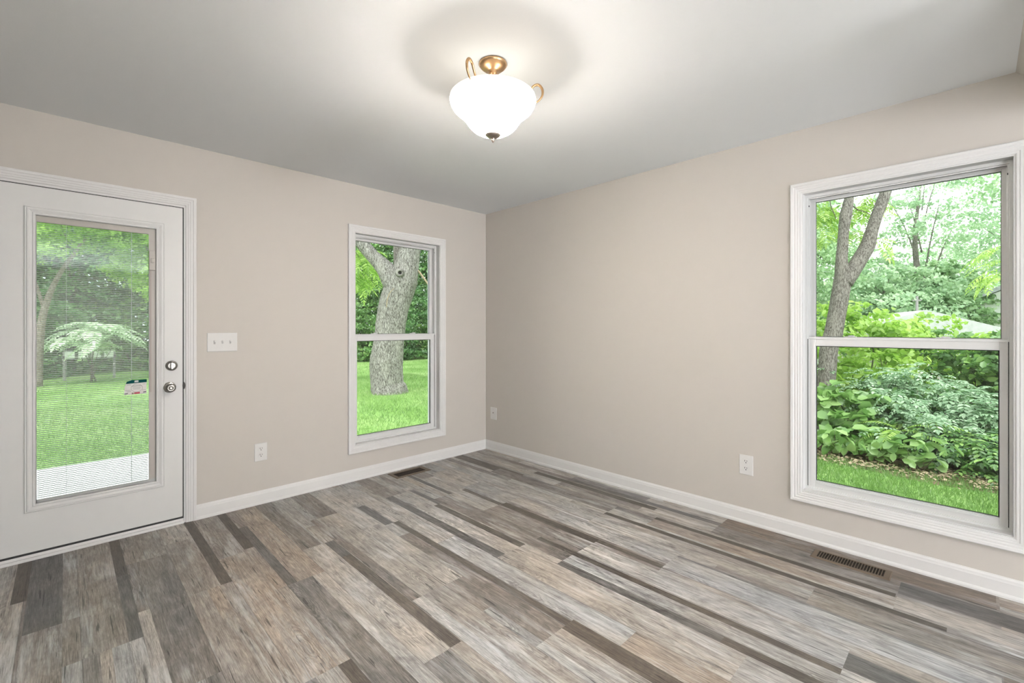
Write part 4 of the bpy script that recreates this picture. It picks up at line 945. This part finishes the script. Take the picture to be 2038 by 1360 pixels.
cloud_mesh('leaf_litter', C, unit(rng.normal(size=(n, 3))*np.array([1, 1, .15])), unit(rng.normal(size=(n, 3))*.25+np.array([0, 0, 1])), .05*rng.uniform(.5, 1.4, n), .03, mat('dry_leaves', (.42, .33, .22, 1), .9), label='dry leaf litter along the edge of the lawn', cat='leaf litter', kind='stuff')

# ---- far trees of the side view, haze painted in as paler leaf colour
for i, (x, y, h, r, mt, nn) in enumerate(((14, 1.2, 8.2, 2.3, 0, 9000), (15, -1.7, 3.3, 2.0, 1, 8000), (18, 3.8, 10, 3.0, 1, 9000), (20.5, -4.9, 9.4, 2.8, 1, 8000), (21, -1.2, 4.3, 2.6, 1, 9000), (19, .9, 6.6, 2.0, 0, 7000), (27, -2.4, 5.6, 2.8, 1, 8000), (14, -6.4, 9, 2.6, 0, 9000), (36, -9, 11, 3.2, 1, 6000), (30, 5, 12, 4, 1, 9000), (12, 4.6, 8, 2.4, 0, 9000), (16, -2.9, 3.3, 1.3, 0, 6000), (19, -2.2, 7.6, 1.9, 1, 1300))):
    crown_tree('side_tree', x, y, h, r, [L_haze, L_haze_pale][mt], 'leafy tree beyond the side thicket', n=int(nn*2.1), L=.115, low=3.1 if y < -4 and x < 21 else 4.6 if nn == 1300 else .8, seed=70+i, group='trees beyond the side thicket')
# overhanging branch at right
g1 = at(1985, 560, 8.0); root = empty('overhanging_spray', (g1[0], g1[1], 0), label='toothed yellow-green leaf spray hanging at the right edge of the window', cat='tree branch')
base = [at(x, y, 8+rng.uniform(-.3, .3))-np.array([g1[0], g1[1], 0]) for x, y in ((1992, 495), (2002, 490), (1998, 545), (2006, 550), (2000, 520), (2004, 535))]
fronds('leaves', base, 22, .5, 10, (.22, .07), L_yel, root, arch=.5, elev=(-.5, .1), sweep=(math.radians(60), math.radians(150)))
bm = bmesh.new()
for b in base:
    pts, rd = spline([np.array([.2, -1.4, 4.2]), np.array([.1, -.7, 3.0]), b], [.015, .01, .003], 4); tube(bm, pts, rd, 6)
build('twigs', bm, M_twig, root)
# white house at the right edge of the view
D3 = 13.5
ha = at(1921, 606, D3); hb = at(2060, 560, D3)
root = empty('white_house', (ha[0], ha[1], GZ), label='white gabled house far behind the side thicket', cat='house')
bm = bmesh.new()
hz = ha[2]-GZ; y1 = -6.0
v = [(0, 0, 0), (0, 0, hz), (0, y1/2, hz+1.5), (0, y1, hz), (0, y1, 0)]
a = [bm.verts.new(q) for q in v]; b = [bm.verts.new((q[0]+2.6, q[1], q[2])) for q in v]; bm.faces.new(a); bm.faces.new(b[::-1])
for i in range(5): j = (i+1) % 5; bm.faces.new([a[i], a[j], b[j], b[i]])
build('walls', bm, M_siding, root)
bm = bmesh.new()
for s in (0, 1):
    A = [(-.35, .35 if s == 0 else y1-.35, hz-.17), (-.35, y1/2, hz+1.55), (2.95, y1/2, hz+1.55), (2.95, .35 if s == 0 else y1-.35, hz-.17)]
    t0 = [bm.verts.new(q) for q in A]; t1 = [bm.verts.new((q[0], q[1], q[2]+.12)) for q in A]; bm.faces.new(t0); bm.faces.new(t1[::-1])
    for i in range(4): j = (i+1) % 4; bm.faces.new([t0[i], t0[j], t1[j], t1[i]])
build('roof', bm, M_roof, root)
bm = bmesh.new(); box(bm, (-.03, -1.6, .9), (0, -.8, 2.1)); build('window', bm, M_roof, root)
# low garage roof between the shrubs
hg = at(1800, 636, 11); root = empty('garage', (hg[0], hg[1], GZ), math.radians(20), label='low garage roof showing above the side thicket', cat='garage')
gz_ = hg[2]-GZ
bm = bmesh.new(); box(bm, (-1.2, -1.6, 0), (2.5, 1.6, gz_-.35)); build('walls', bm, M_siding, root)
bm = bmesh.new(); A = [(-1.4, 1.8, gz_-.4), (-1.4, 0, gz_+.18), (-1.4, -1.8, gz_-.4)]
a = [bm.verts.new(q) for q in A]; b = [bm.verts.new((2.8, q[1], q[2])) for q in A]; bm.faces.new(a); bm.faces.new(b[::-1])
for i in range(3): j = (i+1) % 3; bm.faces.new([a[i], a[j], b[j], b[i]])
build('roof', bm, mat('pale_roof', (.50, .53, .50, 1), .9, noise=(12, .12)), root)
# utility pole and wires
up_ = at(1825, 600, 12); root = empty('utility_pole', (up_[0], up_[1], GZ), label='grey utility pole rising behind the side thicket', cat='utility pole')
ph = at(1825, 590, 12)[2]-GZ
bm = bmesh.new(); tube(bm, [(0, 0, 0), (0, 0, ph)], [.035, .03], 12); build('pole', bm, M_post, root)
bm = bmesh.new(); box(bm, (-.02, -.09, ph-.12), (.02, .09, ph-.09)); build('crossarm', bm, M_post, root)
for i, (ya, yb) in enumerate(((528, 525), (534, 533), (541, 540), (547, 548), (552, 556))):
    A = at(1640, ya, 16); B = at(2120, yb, 13); root = empty('power_line', tuple(A), label='thin pale overhead wire crossing the upper window view', cat='wire', group='overhead wires')
    pts = [(B-A)*f-np.array([0, 0, .12*math.sin(PI*f)]) for f in np.linspace(0, 1, 12)]
    bm = bmesh.new(); tube(bm, pts, .009, 5); build('cable', bm, M_cable, root)

# ---- grass blades
def in_yard(n, x0, x1, y0, y1):
    return np.stack([rng.uniform(x0, x1, n), rng.uniform(y0, y1, n), np.full(n, GZ)], 1)
parts = [in_yard(26000, .8, 2.95, -4.6, -1.2), in_yard(42000, -1.2, 4.6, 2.0, 9.0), in_yard(20000, -4.8, -1.2, 2.86, 8.0), in_yard(20000, -5, 11, 8, 14)]
C = np.concatenate(parts); n = len(C); hgt = rng.uniform(.03, .085, n)
T = unit(rng.normal(size=(n, 3))*.35+np.array([0, 0, 1])); Nn = rng.normal(size=(n, 3)); Nn = unit(Nn-T*(Nn*T).sum(1)[:, None])
patch = .5+.5*np.sin(C[:, 0]*1.7+1.3*np.sin(C[:, 1]*.9))*np.sin(C[:, 1]*1.3+C[:, 0]*.4)
cloud_mesh('grass', C+T*hgt[:, None]*.45, T, Nn, hgt, .006, L_grass, blade=True, label='short green grass blades covering the lawn', cat='grass', kind='stuff', rnd=np.clip(patch*.5+rng.random(n)*.5, 0, 1))
